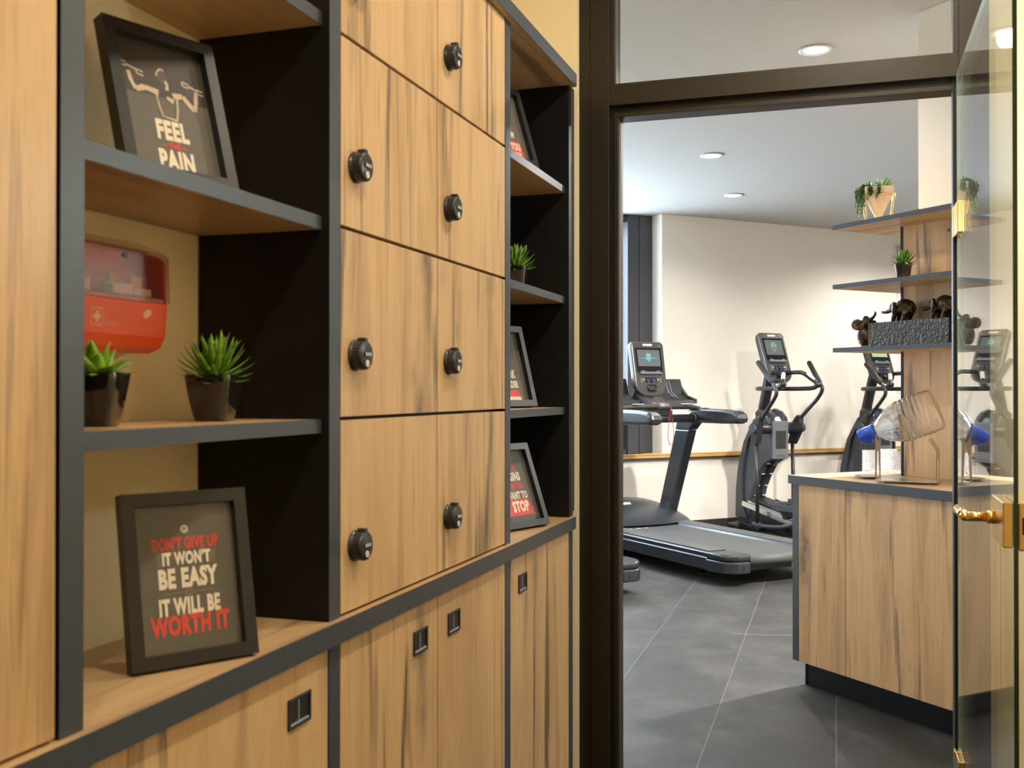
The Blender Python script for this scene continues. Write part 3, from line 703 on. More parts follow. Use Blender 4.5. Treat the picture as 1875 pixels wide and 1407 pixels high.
# 1: don't give up
p1 = frame_shell('picture_frame', 'framed grey print reading DON\'T GIVE UP on the worktop', (-.8235, 1.1755, .8955), R(58.4), R(11.6))
b = B(); b.box(-PW/2, PW/2, -.0070, -.0065, .017, .017+PH); pr = part('art_print', b, 'print_dark', p1)
b = B(); b.text("IT WON'T", .0215, TXT(0, .1355), sx=.62, track=1.1, bold=0.0011); b.text('BE EASY', .033, TXT(0, .1095), sx=.62, track=1.1, bold=0.0017)
b.text('IT WILL BE', .0285, TXT(0, .0735), sx=.56, track=1.1, bold=0.0014)
b.lathe([(0, 0), (.0052, 0)], 24, xf=TXT(0, .1740))
part('lettering', b, 'ink_cream', pr, 'cream lettering')
b = B(); b.text("DON'T GIVE UP", .0205, TXT(0, .1550), sx=.58, track=1.1, bold=0.0010); b.text('WORTH IT', .033, TXT(0, .0495), sx=.60, track=1.1, bold=0.0017)
part('lettering', b, 'ink_red', pr, 'red lettering')
b = B()
for sx in (-1, 1):
    for k in range(6):
        z = .1290 + k*.0026
        b.poly(P2([(sx*.0265, z), (sx*.0405, z+.0005*(k-3)), (sx*.0405, z+.0012+.0005*(k-3)), (sx*.0265, z+.0012)][::1 if sx > 0 else -1]))
    b.poly(P2([(sx*.006, .0912), (sx*.034, .0912), (sx*.034, .0920), (sx*.006, .0920)][::1 if sx > 0 else -1]))
b.lathe([(.0032, 0), (.0048, 0)], 20, xf=TXT(0, .0916)); b.text('IE', .006, TXT(0, .1740, -.0078), track=1.1, bold=0.0003)
part('ornament', b, 'ink_grey', pr, 'grey printed ornaments')
# 2: feel the pain
p2 = frame_shell('picture_frame', 'framed dark photo print reading FEEL THE PAIN on the upper left shelf', (-.8555, 1.1880, 1.5188), R(70.5), R(16.5))
b = B(); b.box(-PW/2, PW/2, -.0070, -.0065, .017, .017+PH); pr = part('art_print', b, 'print_dark', p2)
b = B(); b.box(-PW/2, PW/2, -.0073, -.0069, .128, .017+PH); part('photo_area', b, 'print_black', pr, 'dark photo of a woman seen from behind lifting dumbbells')
b = B()
def strip(pts, w, y=-.0077):
    for (a, c) in zip(pts[:-1], pts[1:]):
        d = Vector((c[0]-a[0], c[1]-a[1])); n_ = Vector((-d.y, d.x)).normalized()
        wa, wc = w
        q = [(a[0]-n_.x*wa, a[1]-n_.y*wa), (c[0]-n_.x*wc, c[1]-n_.y*wc), (c[0]+n_.x*wc, c[1]+n_.y*wc), (a[0]+n_.x*wa, a[1]+n_.y*wa)]
        b.poly([(x, y, z) for x, z in q])
# raised arms, shoulders, back outline, neck and dumbbells
strip([(-.010, .1330), (-.030, .1370), (-.044, .1310)], (.0045, .0035)); strip([(-.044, .1310), (-.0495, .1420), (-.0515, .1560)], (.0032, .0026))
strip([(.012, .1330), (.028, .1360)], (.0045, .0040)); strip([(.028, .1360), (.044, .1180)], (.0040, .0034)); strip([(.044, .1180), (.0485, .1300), (.0515, .1480)], (.0034, .0028))
strip([(-.014, .1310), (-.012, .1120), (-.008, .0980)], (.0012, .0012)); strip([(.018, .1300), (.016, .1120), (.012, .0960)], (.0016, .0016)); strip([(.002, .1290), (.012, .1240)], (.002, .004)); strip([(-.006, .0985), (.012, .0965)], (.0012, .0018))
strip([(.004, .1400), (.006, .1460), (.004, .1540)], (.0026, .0020))
strip([(-.006, .1650), (-.002, .1705), (.004, .1690)], (.0012, .0012)); strip([(-.009, .1580), (-.007, .1660)], (.0010, .0010))
for (x, z) in ((-.058, .1665), (-.034, .1580), (.036, .1565), (.058, .1500)):
    strip([(x-.005, z+.003), (x+.005, z+.001)], (.0012, .0012)); strip([(x-.005, z-.003), (x+.005, z-.005)], (.0012, .0012)); strip([(x-.0052, z+.003), (x-.0048, z-.003)], (.001, .001))
strip([(-.054, .1645), (-.037, .1595)], (.0014, .0014)); strip([(.040, .1552), (.055, .1508)], (.0014, .0014))
part('photo_figure', b, 'ink_skin', pr, 'sepia figure lifting dumbbells')
b = B(); b.lathe([(0, 0), (.0085, 0)], 20, xf=TXT(-.001, .1600, -.00755) @ Matrix.Diagonal((1, 1.35, 1, 1))); part('photo_hair', b, pbr('dark_hair_ink', (.07, .045, .03), .6, var=.6, vscale=300), pr, 'dark tied hair of the figure')
b = B(); b.text('FEEL', .0375, TXT(.001, .0775), sx=.62, track=1.1, bold=0.0019); b.text('PAIN', .0375, TXT(.001, .0340), sx=.62, track=1.1, bold=0.0019); part('lettering', b, 'ink_cream', pr, 'cream lettering')
b = B(); b.text('THE', .0120, TXT(.001, .0560), sx=.8, track=1.1, bold=0.0006)
for sx in (-1, 1): b.poly(P2([(sx*.009+.001, .0550), (sx*.020+.001, .0550), (sx*.020+.001, .0566), (sx*.009+.001, .0566)][::1 if sx > 0 else -1]))
part('lettering', b, 'ink_red', pr, 'red lettering')
# 3: stop when you're done (bottom of narrow bay)
p3 = frame_shell('picture_frame', 'framed grey print ending in STOP on the worktop right of the lockers', (-.815, 2.588, .8955), R(70), R(20))
b = B(); b.box(-PW/2, PW/2, -.0070, -.0065, .017, .017+PH); pr = part('art_print', b, 'print_dark', p3)
b = B(); b.text('BEGINS', .030, TXT(-.004, .1360), sx=.62, track=1.1, bold=0.0015); b.text('WANT TO', .026, TXT(-.001, .0860), sx=.62, track=1.1, bold=0.0013); b.text('STOP', .037, TXT(0, .0560, -.0082), sx=.70, track=1.1, bold=0.0019)
part('lettering', b, 'ink_cream', pr, 'cream lettering')
b = B(); b.text('THE PAIN', .020, TXT(-.008, .1600), sx=.60, track=1.1, bold=0.0010); b.text('WHEN YOU', .021, TXT(-.002, .1120), sx=.62, track=1.1, bold=0.0011)
b.poly(P2([(-.055, .0340), (.050, .0340), (.038, .0760), (-.055, .0760)]))
part('lettering', b, 'ink_red', pr, 'red lettering and red block')
b = B(); b.poly(P2([(-.062, .0180), (.064, .0180), (.045, .0340), (-.062, .0340)])); part('ornament', b, 'black', pr)
# 4: middle
p4 = frame_shell('picture_frame', 'framed grey print with red band on the lowest narrow shelf', (-.868, 2.655, 1.2045), R(71), R(14.5))
b = B(); b.box(-PW/2, PW/2, -.0070, -.0065, .017, .017+PH); pr = part('art_print', b, 'print_dark', p4)
b = B(); b.text('WORK', .030, TXT(-.004, .0900), sx=.62, track=1.1, bold=0.0015); b.text('HARDER', .026, TXT(0, .0620), sx=.6, track=1.1, bold=0.0013); b.poly(P2([(-.050, .0190), (.037, .0190), (.035, .0290), (-.050, .0290)])); part('lettering', b, 'ink_cream', pr, 'cream lettering')
b = B(); b.poly(P2([(-.050, .0290), (.035, .0290), (.030, .0470), (-.050, .0470)])); part('lettering', b, 'ink_red', pr, 'red printed band')
# 5: top
p5 = frame_shell('picture_frame', 'framed grey print with red lettering on the highest narrow shelf', (-.834, 2.556, 1.8255), R(70), R(18))
b = B(); b.box(-PW/2, PW/2, -.0070, -.0065, .017, .017+PH); pr = part('art_print', b, 'print_dark', p5)
b = B(); b.text('KNOW', .026, TXT(-.002, .0860), sx=.62, track=1.1, bold=0.0013); b.text('ARE YOU', .028, TXT(-.001, .0520, -.0082), sx=.62, track=1.1, bold=0.0014); b.text('MORE', .018, TXT(.014, .0300, -.0082), sx=.8, track=1.1, bold=0.0009); part('lettering', b, 'ink_cream', pr, 'cream lettering')
b = B(); b.text('YOU', .022, TXT(.004, .1080), sx=.7, track=1.1, bold=0.0011); b.poly(P2([(-.055, .0200), (.052, .0200), (.040, .0680), (-.055, .0680)])); part('lettering', b, 'ink_red', pr, 'red lettering and red block')

# ------------------------------------------------------------------ succulents
def blade(b, base, az, el, length, width, curl, n=6, th=.35):
    """tapered curved leaf"""
    t = bmesh.new(); rows_ = []
    d = Vector((math.cos(az), math.sin(az), 0)); s_ = Vector((-math.sin(az), math.cos(az), 0))
    p = Vector(base); a = el
    for i in range(n+1):
        f = i/n; w = width*.5*(math.sin(PI*min(1, f*.72+.28))**.8)*(1 if f < .98 else .15)
        w = max(w, .0004); u = d*(-math.sin(a)) + Vector((0, 0, 1))*math.cos(a)
        rows_.append([t.verts.new(p - s_*w), t.verts.new(p - u*w*th), t.verts.new(p + s_*w), t.verts.new(p + u*w*th*.3)])
        p = p + (d*math.cos(a) + Vector((0, 0, 1))*math.sin(a))*(length/n); a += curl/n
    for r0, r1 in zip(rows_[:-1], rows_[1:]):
        for k in range(4):
            f = t.faces.new((r0[k], r0[(k+1)%4], r1[(k+1)%4], r1[k])); f.smooth = True
    t.faces.new(rows_[-1]); t.faces.new(rows_[0][::-1])
    b.merge(t)
def pot_prof(b, w0, w1, h, r=.008, wall=.004):
    t = bmesh.new(); rings = []
    def ring(w, z, rr):
        vs = []
        for cx_, cy_, a0 in ((1, 1, 0), (-1, 1, 90), (-1, -1, 180), (1, -1, 270)):
            for k in range(5):
                a = R(a0 + k*22.5); vs.append(t.verts.new((cx_*(w/2-rr)+rr*math.cos(a), cy_*(w/2-rr)+rr*math.sin(a), z)))
        return vs
    rings = [ring(w0*.9, 0, r), ring(w0, .002, r)]
    for k in range(1, 7):
        f = k/6; rings.append(ring(w0+(w1-w0)*f**.8, .002+(h-.004)*f, r))
    rings += [ring(w1-.002, h, r), ring(w1-2*wall, h-.001, r*.6), ring(w1-2*wall-.002, h*.85, r*.6)]
    for a, c in zip(rings[:-1], rings[1:]):
        n = len(a)
        for k in range(n):
            f = t.faces.new((a[k], a[(k+1)%n], c[(k+1)%n], c[k])); f.smooth = True
    t.faces.new(rings[0][::-1])
    b.merge(t)
def succulent(name, label, loc, rot, seed, kind='spike', scale=1.):
    rnd = random.Random(seed)
    t = thing(name, label, 'potted plant', loc, rot)
    S = scale
    b = B(); pot_prof(b, .046*S, .068*S, .067*S); part('pot', b, 'ceramic', t, 'glossy black square pot')
    b = B(); b.box(-.0295*S, .0295*S, -.0295*S, .0295*S, .052*S, .058*S); part('soil', b, 'soil', t)
    b = B()
    if kind == 'spike':
        for k in range(58):
            f = k/57; az = k*2.39996; el = R(86 - 98*f**1.0 + rnd.uniform(-6, 6))
            blade(b, (.005*math.cos(az)*S, .005*math.sin(az)*S, (.060+.016*(1-f))*S), az, el, (.050 + .010*math.sin(PI*f) + rnd.uniform(-.005, .005))*S, .0110*S, R(26 if f > .3 else -12), 6)
    else:
        for k in range(26):
            f = k/25; az = k*2.39996; el = R(84 - 74*f + rnd.uniform(-6, 6))
            blade(b, (.006*math.cos(az)*S, .006*math.sin(az)*S, .060*S), az, el, (.044 + rnd.uniform(-.006, .006))*S, .020*S, R(-25), 6)
    part('leaves', b, 'leaf' if kind == 'spike' else 'leafb', t)
    return t
succulent('potted_succulent', 'spiky green succulent in a glossy black pot, right one on the left bay shelf', (-.885, 1.315, 1.2063), R(12), 11)
succulent('potted_succulent', 'broad-leaved green succulent in a black pot below the red first aid box', (-.893, 1.075, 1.2063), R(20), 5, 'broad')
succulent('potted_succulent', 'small spiky succulent in a black pot on the narrow bay shelf', (-.872, 2.682, 1.5153), R(8), 21, scale=1.)

# ------------------------------------------------------------------ first aid plaster dispenser on the wall
fa = thing('first_aid_dispenser', 'red first aid plaster dispenser with a clear smoky lid on the wall', 'first aid box', (XL, 1.13, 1.305))
FY0, FY1 = .985, 1.283
def ycap(pts, y0, y1, bev): return pts
b = B()   # lower tub with rounded lower edge (x,z profile)
tub = [(XL+.001, 1.306), (XL+.040, 1.303), (XL+.058, 1.310), (XL+.066, 1.326), (XL+.070, 1.372), (XL+.066, 1.374), (XL+.030, 1.374), (XL+.001, 1.374)]
b.prism(tub, 'y', FY0, FY1, bev=.012, seg=4)
tb = part('tub', b, 'redlt', fa, xf=ID)
b = B(); b.prism([(XL+.001, 1.372), (XL+.012, 1.372), (XL+.012, 1.455), (XL+.001, 1.455)], 'y', FY0+.002, FY1-.002)
for ya in (FY0, FY1-.006): b.prism([(XL+.001, 1.370), (XL+.0635, 1.370), (XL+.0620, 1.432), (XL+.0570, 1.438), (XL+.016, 1.456), (XL+.001, 1.456)], 'y', ya, ya+.006, bev=.002)
part('back_shell', b, 'red', fa, xf=ID)
b = B(); b.prism([(XL+.001, 1.458), (XL+.016, 1.458), (XL+.058, 1.440), (XL+.0635, 1.436), (XL+.0655, 1.374), (XL+.0680, 1.374), (XL+.0665, 1.440), (XL+.060, 1.446), (XL+.018, 1.463), (XL+.001, 1.463)], 'y', FY0-.001, FY1+.001, bev=.002)
part('lid', b, 'smoke', fa, 'smoky see-through lid', xf=ID)
b = B(); b.box(XL+.058, XL+.0675, FY0+.01, FY1-.012, 1.371, 1.381, bev=.003); part('lid_rim', b, pbr('brownish_lid_rim', (.42, .16, .10), .35), fa, 'brownish lid rim', xf=ID)
b = B()
for (y, w, z1, dx_) in ((1.062, .052, 1.428, 0), (1.120, .054, 1.424, .006), (1.168, .044, 1.419, 0), (1.202, .036, 1.414, .006)):
    b.box(XL+.026+dx_, XL+.040+dx_, y-w/2, y+w/2, 1.374, z1, bev=.005)
part('tray_insert', b, 'clear', fa, 'clear plaster trays', xf=ID)
b = B()
for (y, w, z1) in ((1.082, .030, 1.415), (1.116, .026, 1.412), (1.052, .026, 1.416)): b.box(XL+.042, XL+.047, y-w/2, y+w/2, 1.374, z1)
for (y, w, z1) in ((1.092, .082, 1.399), (1.190, .058, 1.397), (1.240, .036, 1.393)): b.box(XL+.050, XL+.056, y-w/2, y+w/2, 1.374, z1, bev=.001)
pk = part('plaster_packet', b, 'paper', fa, 'white plaster packets', xf=ID)
b = B(); b.box(XL+.0561, XL+.0566, 1.162, 1.176, 1.376, 1.395); part('packet_print', b, 'teal', pk, xf=ID)
b = B(); b.box(XL+.040, XL+.046, 1.224, 1.252, 1.374, 1.411, bev=.0026); b.box(XL+.042, XL+.048, 1.180, 1.204, 1.374, 1.412, bev=.0026); part('plaster_strip', b, 'tan', fa, 'tan plaster strips', xf=ID)
# marks on the red front: boxed cross, word, leaf-shaped logo
def FA(y, z):
    t_ = math.atan2(.004, .046); si, c_ = math.sin(t_), math.cos(t_)
    return Matrix(((0, si, c_, XL+.066+.087*(z-1.326)+.0003), (1, 0, 0, y), (0, c_, -si, z), (0, 0, 0, 1)))
pale = pbr('pale_red_marking', (.80, .46, .34), .5)
b = B(); Q = FA(1.131, 1.347)
for (x0, x1, y0, y1) in ((-.011, .011, .0104, .0114), (-.011, .011, -.0114, -.0104), (-.0114, -.0104, -.0104, .0104), (.0104, .0114, -.0104, .0104), (-.0025, .0025, -.007, .007), (-.007, -.0025, -.0025, .0025), (.0025, .007, -.0025, .0025)):
    b.poly([(x0, y0, 0), (x1, y0, 0), (x1, y1, 0), (x0, y1, 0)], xf=Q)
part('cross_symbol', b, pale, tb, 'pale boxed cross', xf=ID)
b = B(); b.text('Snartfix', .0100, FA(1.160, 1.340), sx=.95, bold=.0002); part('front_lettering', b, pbr('faint_red_lettering', (.72, .26, .16), .5), tb, 'faint pale lettering', xf=ID)
b = B(); b.lathe([(0, 0), (.0065, 0)], 24, xf=FA(1.232, 1.357) @ Matrix.Rotation(R(25), 4, 'Z') @ Matrix.Diagonal((1.45, .85, 1, 1))); part('oval_logo', b, pale, tb, 'pale oval logo', xf=ID)
b = B(); b.cyl((XL+.0615, 1.190, 1.434), (XL+.0675, 1.190, 1.434), .0045, n=14); part('lid_button', b, 'black', fa, xf=ID)

# ================================================================== DRINKS COUNTER WITH DISPLAY COLUMN (island axes)
CS0, CS1, CD0, CD1, CT = -3.425, -2.36, 3.105, 4.35, .893
def ithing(name, label, cat, s, d, z, rot=0., group=None):
    return thing(name, label, cat, islw(s, d, z), A_ISL + rot, group)
ic = ithing('drinks_cabinet', 'oak cabinet with two doors under the drinks counter', 'cabinet', -2.9, 3.7, 0)
b = B(); b.box(-3.398, -2.41, 3.140, 4.30, .112, .8575); part('body', b, 'anth', ic, xf=ISL)
b = B(); b.box(-3.4165, -3.380, 3.121, 4.31, .1125, .8575, bev=.0008, fm={'-y': 1}); b.box(-2.43, -2.395, 3.121, 4.31, .1125, .8575, bev=.0008, fm={'-y': 1}); part('side_panel', b, ['anth', 'edge'], ic, xf=ISL)
b = B(); b.box(-3.408, -2.42, 3.190, 4.25, 0, .112); b.box(-3.412, -3.402, 3.187, 4.25, 0, .112); part('plinth', b, 'anth', ic, xf=ISL)
b = B(); b.box(-3.3775, -3.1150, 3.120, 3.139, .1125, .8555, bev=.0008); part('door', b, 'wood_z', ic, xf=ISL)
b = B(); b.box(-3.1115, -2.4330, 3.120, 3.139, .1125, .8555, bev=.0008); part('door', b, 'wood_z', ic, xf=ISL)
b = B(); b.box(CS0+.0015, CS1-.0015, CD0+.0015, CD1, .858, CT)
ct = part('drinks_counter_top', b, 'wood_x', None, xf=ISL)
# keep the grain in island axes
me_ = ct.data; me_.transform(ISL.inverted()); ct.rotation_euler = (0, 0, A_ISL)
tag(ct, 'oak counter top with black edge holding the water bottle', 'counter top')
b = B(); b.box(CS0, CS1, CD0, CD0+.0015, .8578, CT+.0002); b.box(CS0, CS0+.0015, CD0, CD1, .8578, CT+.0002); b.box(CS1-.0015, CS1, CD0, CD1, .8578, CT+.0002)
part('edge_band', b, 'edge', ct, 'black edge band', xf=ISL)
dc = ithing('display_column', 'oak clad column with three cantilevered shelves on the counter', 'shelf column', -2.92, 3.75, CT+.0003)
ZT = [1.4325, 1.7030, 1.9570]
ths = .0180
segs = [(CT+.0005, ZT[0]-ths), (ZT[0], ZT[1]-ths), (ZT[1], ZT[2]-ths)]
for z0, z1 in segs:
    b = B(); b.box(-3.160, -2.690, 3.4985, 3.516, z0, z1); part('column_board', b, 'wood_z', dc, xf=ISL)
    b = B(); b.box(-3.1735, -3.1605, 3.4970, 3.97, z0, z1); b.box(-2.6895, -2.6765, 3.4970, 3.97, z0, z1); part('edge_panel', b, 'anth', dc, 'black side panel', xf=ISL)
    b = B(); b.box(-3.160, -2.690, 3.953, 3.97, z0, z1); part('back_board', b, 'wood_z', dc, xf=ISL)
for z in ZT:
    # shelf with a cut-out for the pillar
    b = B()
    for (a0, a1, c0, c1) in ((-3.362, -2.488, 3.302, 3.553), (-3.362, -3.132, 3.553, 3.952), (-2.718, -2.488, 3.553, 3.952), (-3.362, -2.488, 3.952, 4.16)):
        b.box(a0, a1, c0, c1, z-ths, z)
    s_ = part('shelf', b, 'wood_x', dc, xf=ISL)
    b = B(); b.box(-3.3635, -2.4865, 3.3005, 3.302, z-ths-.0002, z+.0002); b.box(-3.3635, -3.362, 3.302, 4.16, z-ths-.0002, z+.0002); b.box(-2.488, -2.4865, 3.302, 4.16, z-ths-.0002, z+.0002)
    part('edge_band', b, 'edge', s_, 'anthracite edge band', xf=ISL)
b = B(); b.cyl((-2.929, 3.4986, 1.893), (-2.929, 3.4960, 1.893), .0055, n=16); part('screw_cap', b, 'black', dc, xf=ISL)

# ---- planter on the top shelf
pz = ZT[2] + .0003
cx_, cy_, _ = islw(-3.232, 3.432)
pl = thing('hanging_planter', 'pale pointed planter in a brass wire stand with trailing plant', 'planter', (cx_, cy_, pz), R(4))
b = B()
t = bmesh.new()
top, mid = .160, .118
w = .062
def ringp(r, z, n=6): return [t.verts.new((r*1.02*math.cos(R(60*k)), r*math.sin(R(60*k)), z)) for k in range(n)]
# faceted pot: square band with a pointed lower half
def sq(h, z): return [t.verts.new(p) for p in ((-h, -h*.8, z), (h, -h*.8, z), (h, h*.8, z), (-h, h*.8, z))]
r0 = sq(.003, .006); r1 = sq(.056, .118); r2 = sq(.058, .152); r3 = sq(.052, .152); r4 = sq(.049, .130)
for a, c in ((r0, r1), (r1, r2), (r2, r3), (r3, r4)):
    for k in range(4): t.faces.new((a[k], a[(k+1)%4], c[(k+1)%4], c[k]))
t.faces.new(r0[::-1])
bmesh.ops.bevel(t, geom=t.edges[:], offset=.0015, segments=2, affect='EDGES')
b.merge(t); part('pot', b, 'pot', pl, recalc=True)
b = B(); b.box(-.0505, .0505, -.040, .040, .130, .138); part('soil', b, 'soil', pl)
b = B()
hw, hd = .0605, .0490
b.tube([(-hw, -hd, .119), (hw, -hd, .119), (hw, hd, .119), (-hw, hd, .119)], .0022, 8, closed=True)
for sx in (-1, 1):
    for sy in (-1, 1):
        b.tube([(sx*hw, sy*hd, .119), (sx*hw*.80, sy*hd*.92, .002)], .0020, 8)
part('wire_stand', b, 'brass', pl, 'brass wire stand')
b = B(); rnd = random.Random(4)
for k in range(46):
    az = rnd.uniform(0, 2*PI); el = R(rnd.uniform(35, 88))
    blade(b, (.016+.008*math.cos(az), .01*math.sin(az), .136), az, el, rnd.uniform(.045, .072), .0075, R(rnd.uniform(-70, -15)), 7)
for az, ln in ((2.9, .105), (.25, .09), (1.2, .08), (4.0, .07)):
    blade(b, (.014, 0, .138), az, R(62), ln, .004, R(-75), 8)
part('spiky_foliage', b, 'leaf', pl, 'upright spiky leaves')
b = B()
rnd = random.Random(9)
for k in range(34):
    x0, y0 = rnd.uniform(-.050, .000), rnd.uniform(-.044, .03); p = Vector((x0, y0, .138))
    tgt = Vector((rnd.uniform(-.090, -.052), y0 + rnd.uniform(-.012, .012), .150)); 
    if k % 5 == 0: tgt = Vector((x0 + rnd.uniform(-.01, .02), -.052, .145))
    ln = rnd.uniform(.03, .135) if tgt.x < -.05 else rnd.uniform(.02, .06)
    pts = [p, (p+tgt)/2 + Vector((0, 0, .022)), tgt]
    q = tgt.copy()
    for j in range(6): q = q + Vector((rnd.uniform(-.004, .003), rnd.uniform(-.004, .004), -ln/6)); pts.append(q.copy())
    b.tube(pts, .0006, 4, smooth_path=1)
    for i in range(len(pts)-1):
        for j in range(5):
            f = rnd.random(); c = pts[i].lerp(pts[i+1], f); az = rnd.uniform(0, 2*PI)
            blade(b, c, az, R(rnd.uniform(-30, 50)), rnd.uniform(.007, .011), .0062, R(-20), 3, .15)
part('trailing_foliage', b, 'leafd', pl, 'trailing small-leaved foliage', None)
# low plant behind the planter, only a leaf tip shows over the shelf edge
succulent('potted_succulent', 'low green plant whose leaf tip shows above the top oak shelf', islw(-3.085, 3.42, pz) if False else islw(-3.060, 3.468, pz), A_ISL, 33, 'broad', scale=.42)
# small succulent on the middle shelf
succulent('potted_succulent', 'spiky green succulent in a black pot on the middle shelf of the column', islw(-3.062, 3.392, ZT[1]+.0003), A_ISL+R(38), 41, scale=.98)

# ---- elephant sculpture on the lowest shelf
es = ithing('elephant_sculpture', 'row of bronze elephants holding trunk to tail on a rough black block', 'sculpture', -3.05, 3.41, ZT[0]+.0003)
ez = ZT[0]+.0003
b = B(); b.box(-3.247, -2.836, 3.385, 3.480, ez, ez+.103, bev=.002)
blk = part('stone_block', b, 'slate', es, 'rough black block', xf=ISL)
b = B(); b.box(-2.836, -2.70, 3.400, 3.470, ez, ez+.103); part('block_end', b, 'black', es, 'smooth dark end of the block', xf=ISL)
def elephant(b, s, d, z, k=1., lean=0.):
    """walking elephant, trunk towards -s"""
    X = Matrix.Translation((s, d, z)) @ Matrix.Scale(k, 4)
    def E_(c, r, rx=None): b.ball(c, r, 16, 10, xf=None if rx is None else rx) if False else b.ball((X @ Vector(c)), tuple(q*k for q in r), 16, 10, xf=rx)
    T = lambda pts, r: b.tube([X @ Vector(p) for p in pts], [q*k for q in r], 10, smooth_path=1)
    E_((.008, 0, .060), (.042, .029, .034)); E_((.028, 0, .054), (.030, .028, .034)); E_((-.022, 0, .056), (.022, .024, .027))
    E_((-.047, 0, .060), (.022, .019, .022)); E_((-.046, 0, .073), (.014, .014, .011))
    T([(-.056, 0, .056), (-.070, 0, .050), (-.086, 0, .045), (-.104, 0, .044), (-.114, 0, .048)], [.0135, .0105, .0078, .0058, .0048])
    for sy in (-1, 1):
        T([(-.022, sy*.013, .046), (-.034, sy*.014, .026), (-.040, sy*.014, .002)], [.013, .0105, .0095])
        T([(.034, sy*.014, .046), (.022, sy*.015, .026), (.014, sy*.015, .002)], [.017, .0125, .0105])
        b.ball(X @ Vector((-.028, sy*.029, .058)), (.018*k, .0046*k, .026*k), 14, 9, xf=Matrix.Rotation(R(sy*38), 4, 'Z') @ Matrix.Rotation(R(14), 4, 'Y'))
        E_((-.055, sy*.013, .064), (.0032, .003, .0032))
        T([(-.058, sy*.009, .050), (-.066, sy*.011, .044)], [.0026, .0014])
    T([(.056, 0, .062), (.064, 0, .052), (.070, 0, .046)], [.004, .003, .003])
tz = ez + .103
for s_ in (-3.102, -2.902):
    b = B(); elephant(b, s_, 3.432, tz-.001, 1.0)
    part('elephant', b, 'bronze_cast', es, 'walking bronze elephant', xf=ISL, remesh=.0022)
# calf hanging on to the end of the block
b = B()
T = lambda pts, r: b.tube(pts, r, 10, smooth_path=1)
hx, hy = -3.286, 3.408
b.ball((hx-.006, hy, tz-.052), (.030, .028, .037)); b.ball((hx+.012, hy, tz-.050), (.028, .022, .026)); b.ball((hx-.006, hy, tz-.072), (.022, .025, .024)); b.ball((hx-.004, hy, tz-.020), (.020, .022, .022))
b.ball((hx+.008, hy, tz+.014), (.018, .017, .017)); b.ball((hx+.006, hy, tz+.024), (.012, .013, .010))
T([(hx+.018, hy, tz+.012), (hx+.036, hy, tz+.018), (hx+.052, hy, tz+.028), (hx+.060, hy, tz+.040), (hx+.056, hy, tz+.048)], [.011, .008, .0062, .005, .0042])
for sy in (-1, 1):
    b.ball((hx-.020, hy+sy*.024, tz-.004), (.027, .0050, .025), 16, 10, xf=Matrix.Rotation(R(sy*-22), 4, 'Z') @ Matrix.Rotation(R(-10), 4, 'Y'))
    T([(hx+.000, hy+sy*.014, tz-.012), (hx+.022, hy+sy*.016, tz+.008), (hx+.044, hy+sy*.016, tz+.004)], [.011, .009, .008])
    T([(hx-.004, hy+sy*.014, tz-.074), (hx+.008, hy+sy*.015, tz-.088)], [.013, .010])
part('elephant', b, 'bronze_cast', es, 'bronze elephant calf hanging from the end of the block', xf=ISL, remesh=.0022)

# ---- tilted water bottle in its steel cradle
SA = R(-9)
sx_, sy_ = .184, 4.355
st_ = thing('bottle_stand', 'bent steel cradle holding the tilted water bottle on the counter', 'bottle stand', (sx_, sy_, CT+.0003), SA)
ZB = .011
b = B(); b.box(-.114, .110, -.072, .085, .0085, .0115, bev=.0008); part('base_plate', b, 'steel', st_)
b = B()
for x in (-.085, .085):
    for y in (-.055, .065): b.cyl((x, y, 0), (x, y, .0085), .006, n=14)
part('rubber_foot', b, 'crystal', st_, 'clear bumper feet')
def strap(bpts):
    pass
b = B()
# left upright: plate with a tall arched cut-out and a notch for the neck
out_l = [(-.066, .0115), (-.060, .187), (-.041, .187), (-.035, .176), (-.020, .162), (0, .158), (.020, .162), (.035, .176), (.041, .187), (.060, .187), (.066, .0115), (.044, .0115), (.030, .110), (0, .128), (-.030, .110), (-.044, .0115)]
b.prism(out_l, 'x', -.1130, -.1105); part('upright', b, 'steel', st_, 'cut-out front upright')
b = B()
out_r = [(-.066, .0115), (-.066, .128), (.066, .128), (.066, .0115), (.048, .0115), (.040, .090), (0, .108), (-.040, .090), (-.048, .0115)]
b.prism(out_r, 'x', .1060, .1085)
b.prism([(.1060, .128), (.1085, .128), (.0825, .173), (.080, .173)], 'y', -.066, .066)
part('upright', b, 'steel', st_, 'bent rear upright')
wb = thing('water_bottle', 'large clear ribbed water bottle with a blue cap lying tilted in its cradle', 'bottle', (sx_, sy_, CT+.17), SA)
AX = Matrix.Translation((-.121, .004, 1.091-CT-.17)) @ Matrix.Rotation(R(90-22), 4, 'Y')     # local z runs from neck to base
b = B()
prof = [(.026, -.012), (.027, .004), (.034, .012), (.046, .028), (.060, .050), (.071, .074), (.0785, .098)]
z = .104; 
for k in range(6): prof += [(.0810+.0008*k, z), (.0835+.0004*k, z+.006), (.0805+.0006*k, z+.013), (.0790+.0004*k, z+.0165)]; z += .0185
prof += [(.0830, .222), (.0820, .234), (.076, .243), (.064, .247), (.040, .244), (0, .240)]
p2_ = []
for i, (r, zz) in enumerate(prof):
    if .028 <= zz <= .098:      # ribs on the shoulder too
        p2_ += [(r-.0016, zz-.004), (r+.0014, zz)]
    else: p2_.append((r, zz))
b.lathe(p2_, 64, xf=AX)
part('bottle_body', b, 'pet', wb)
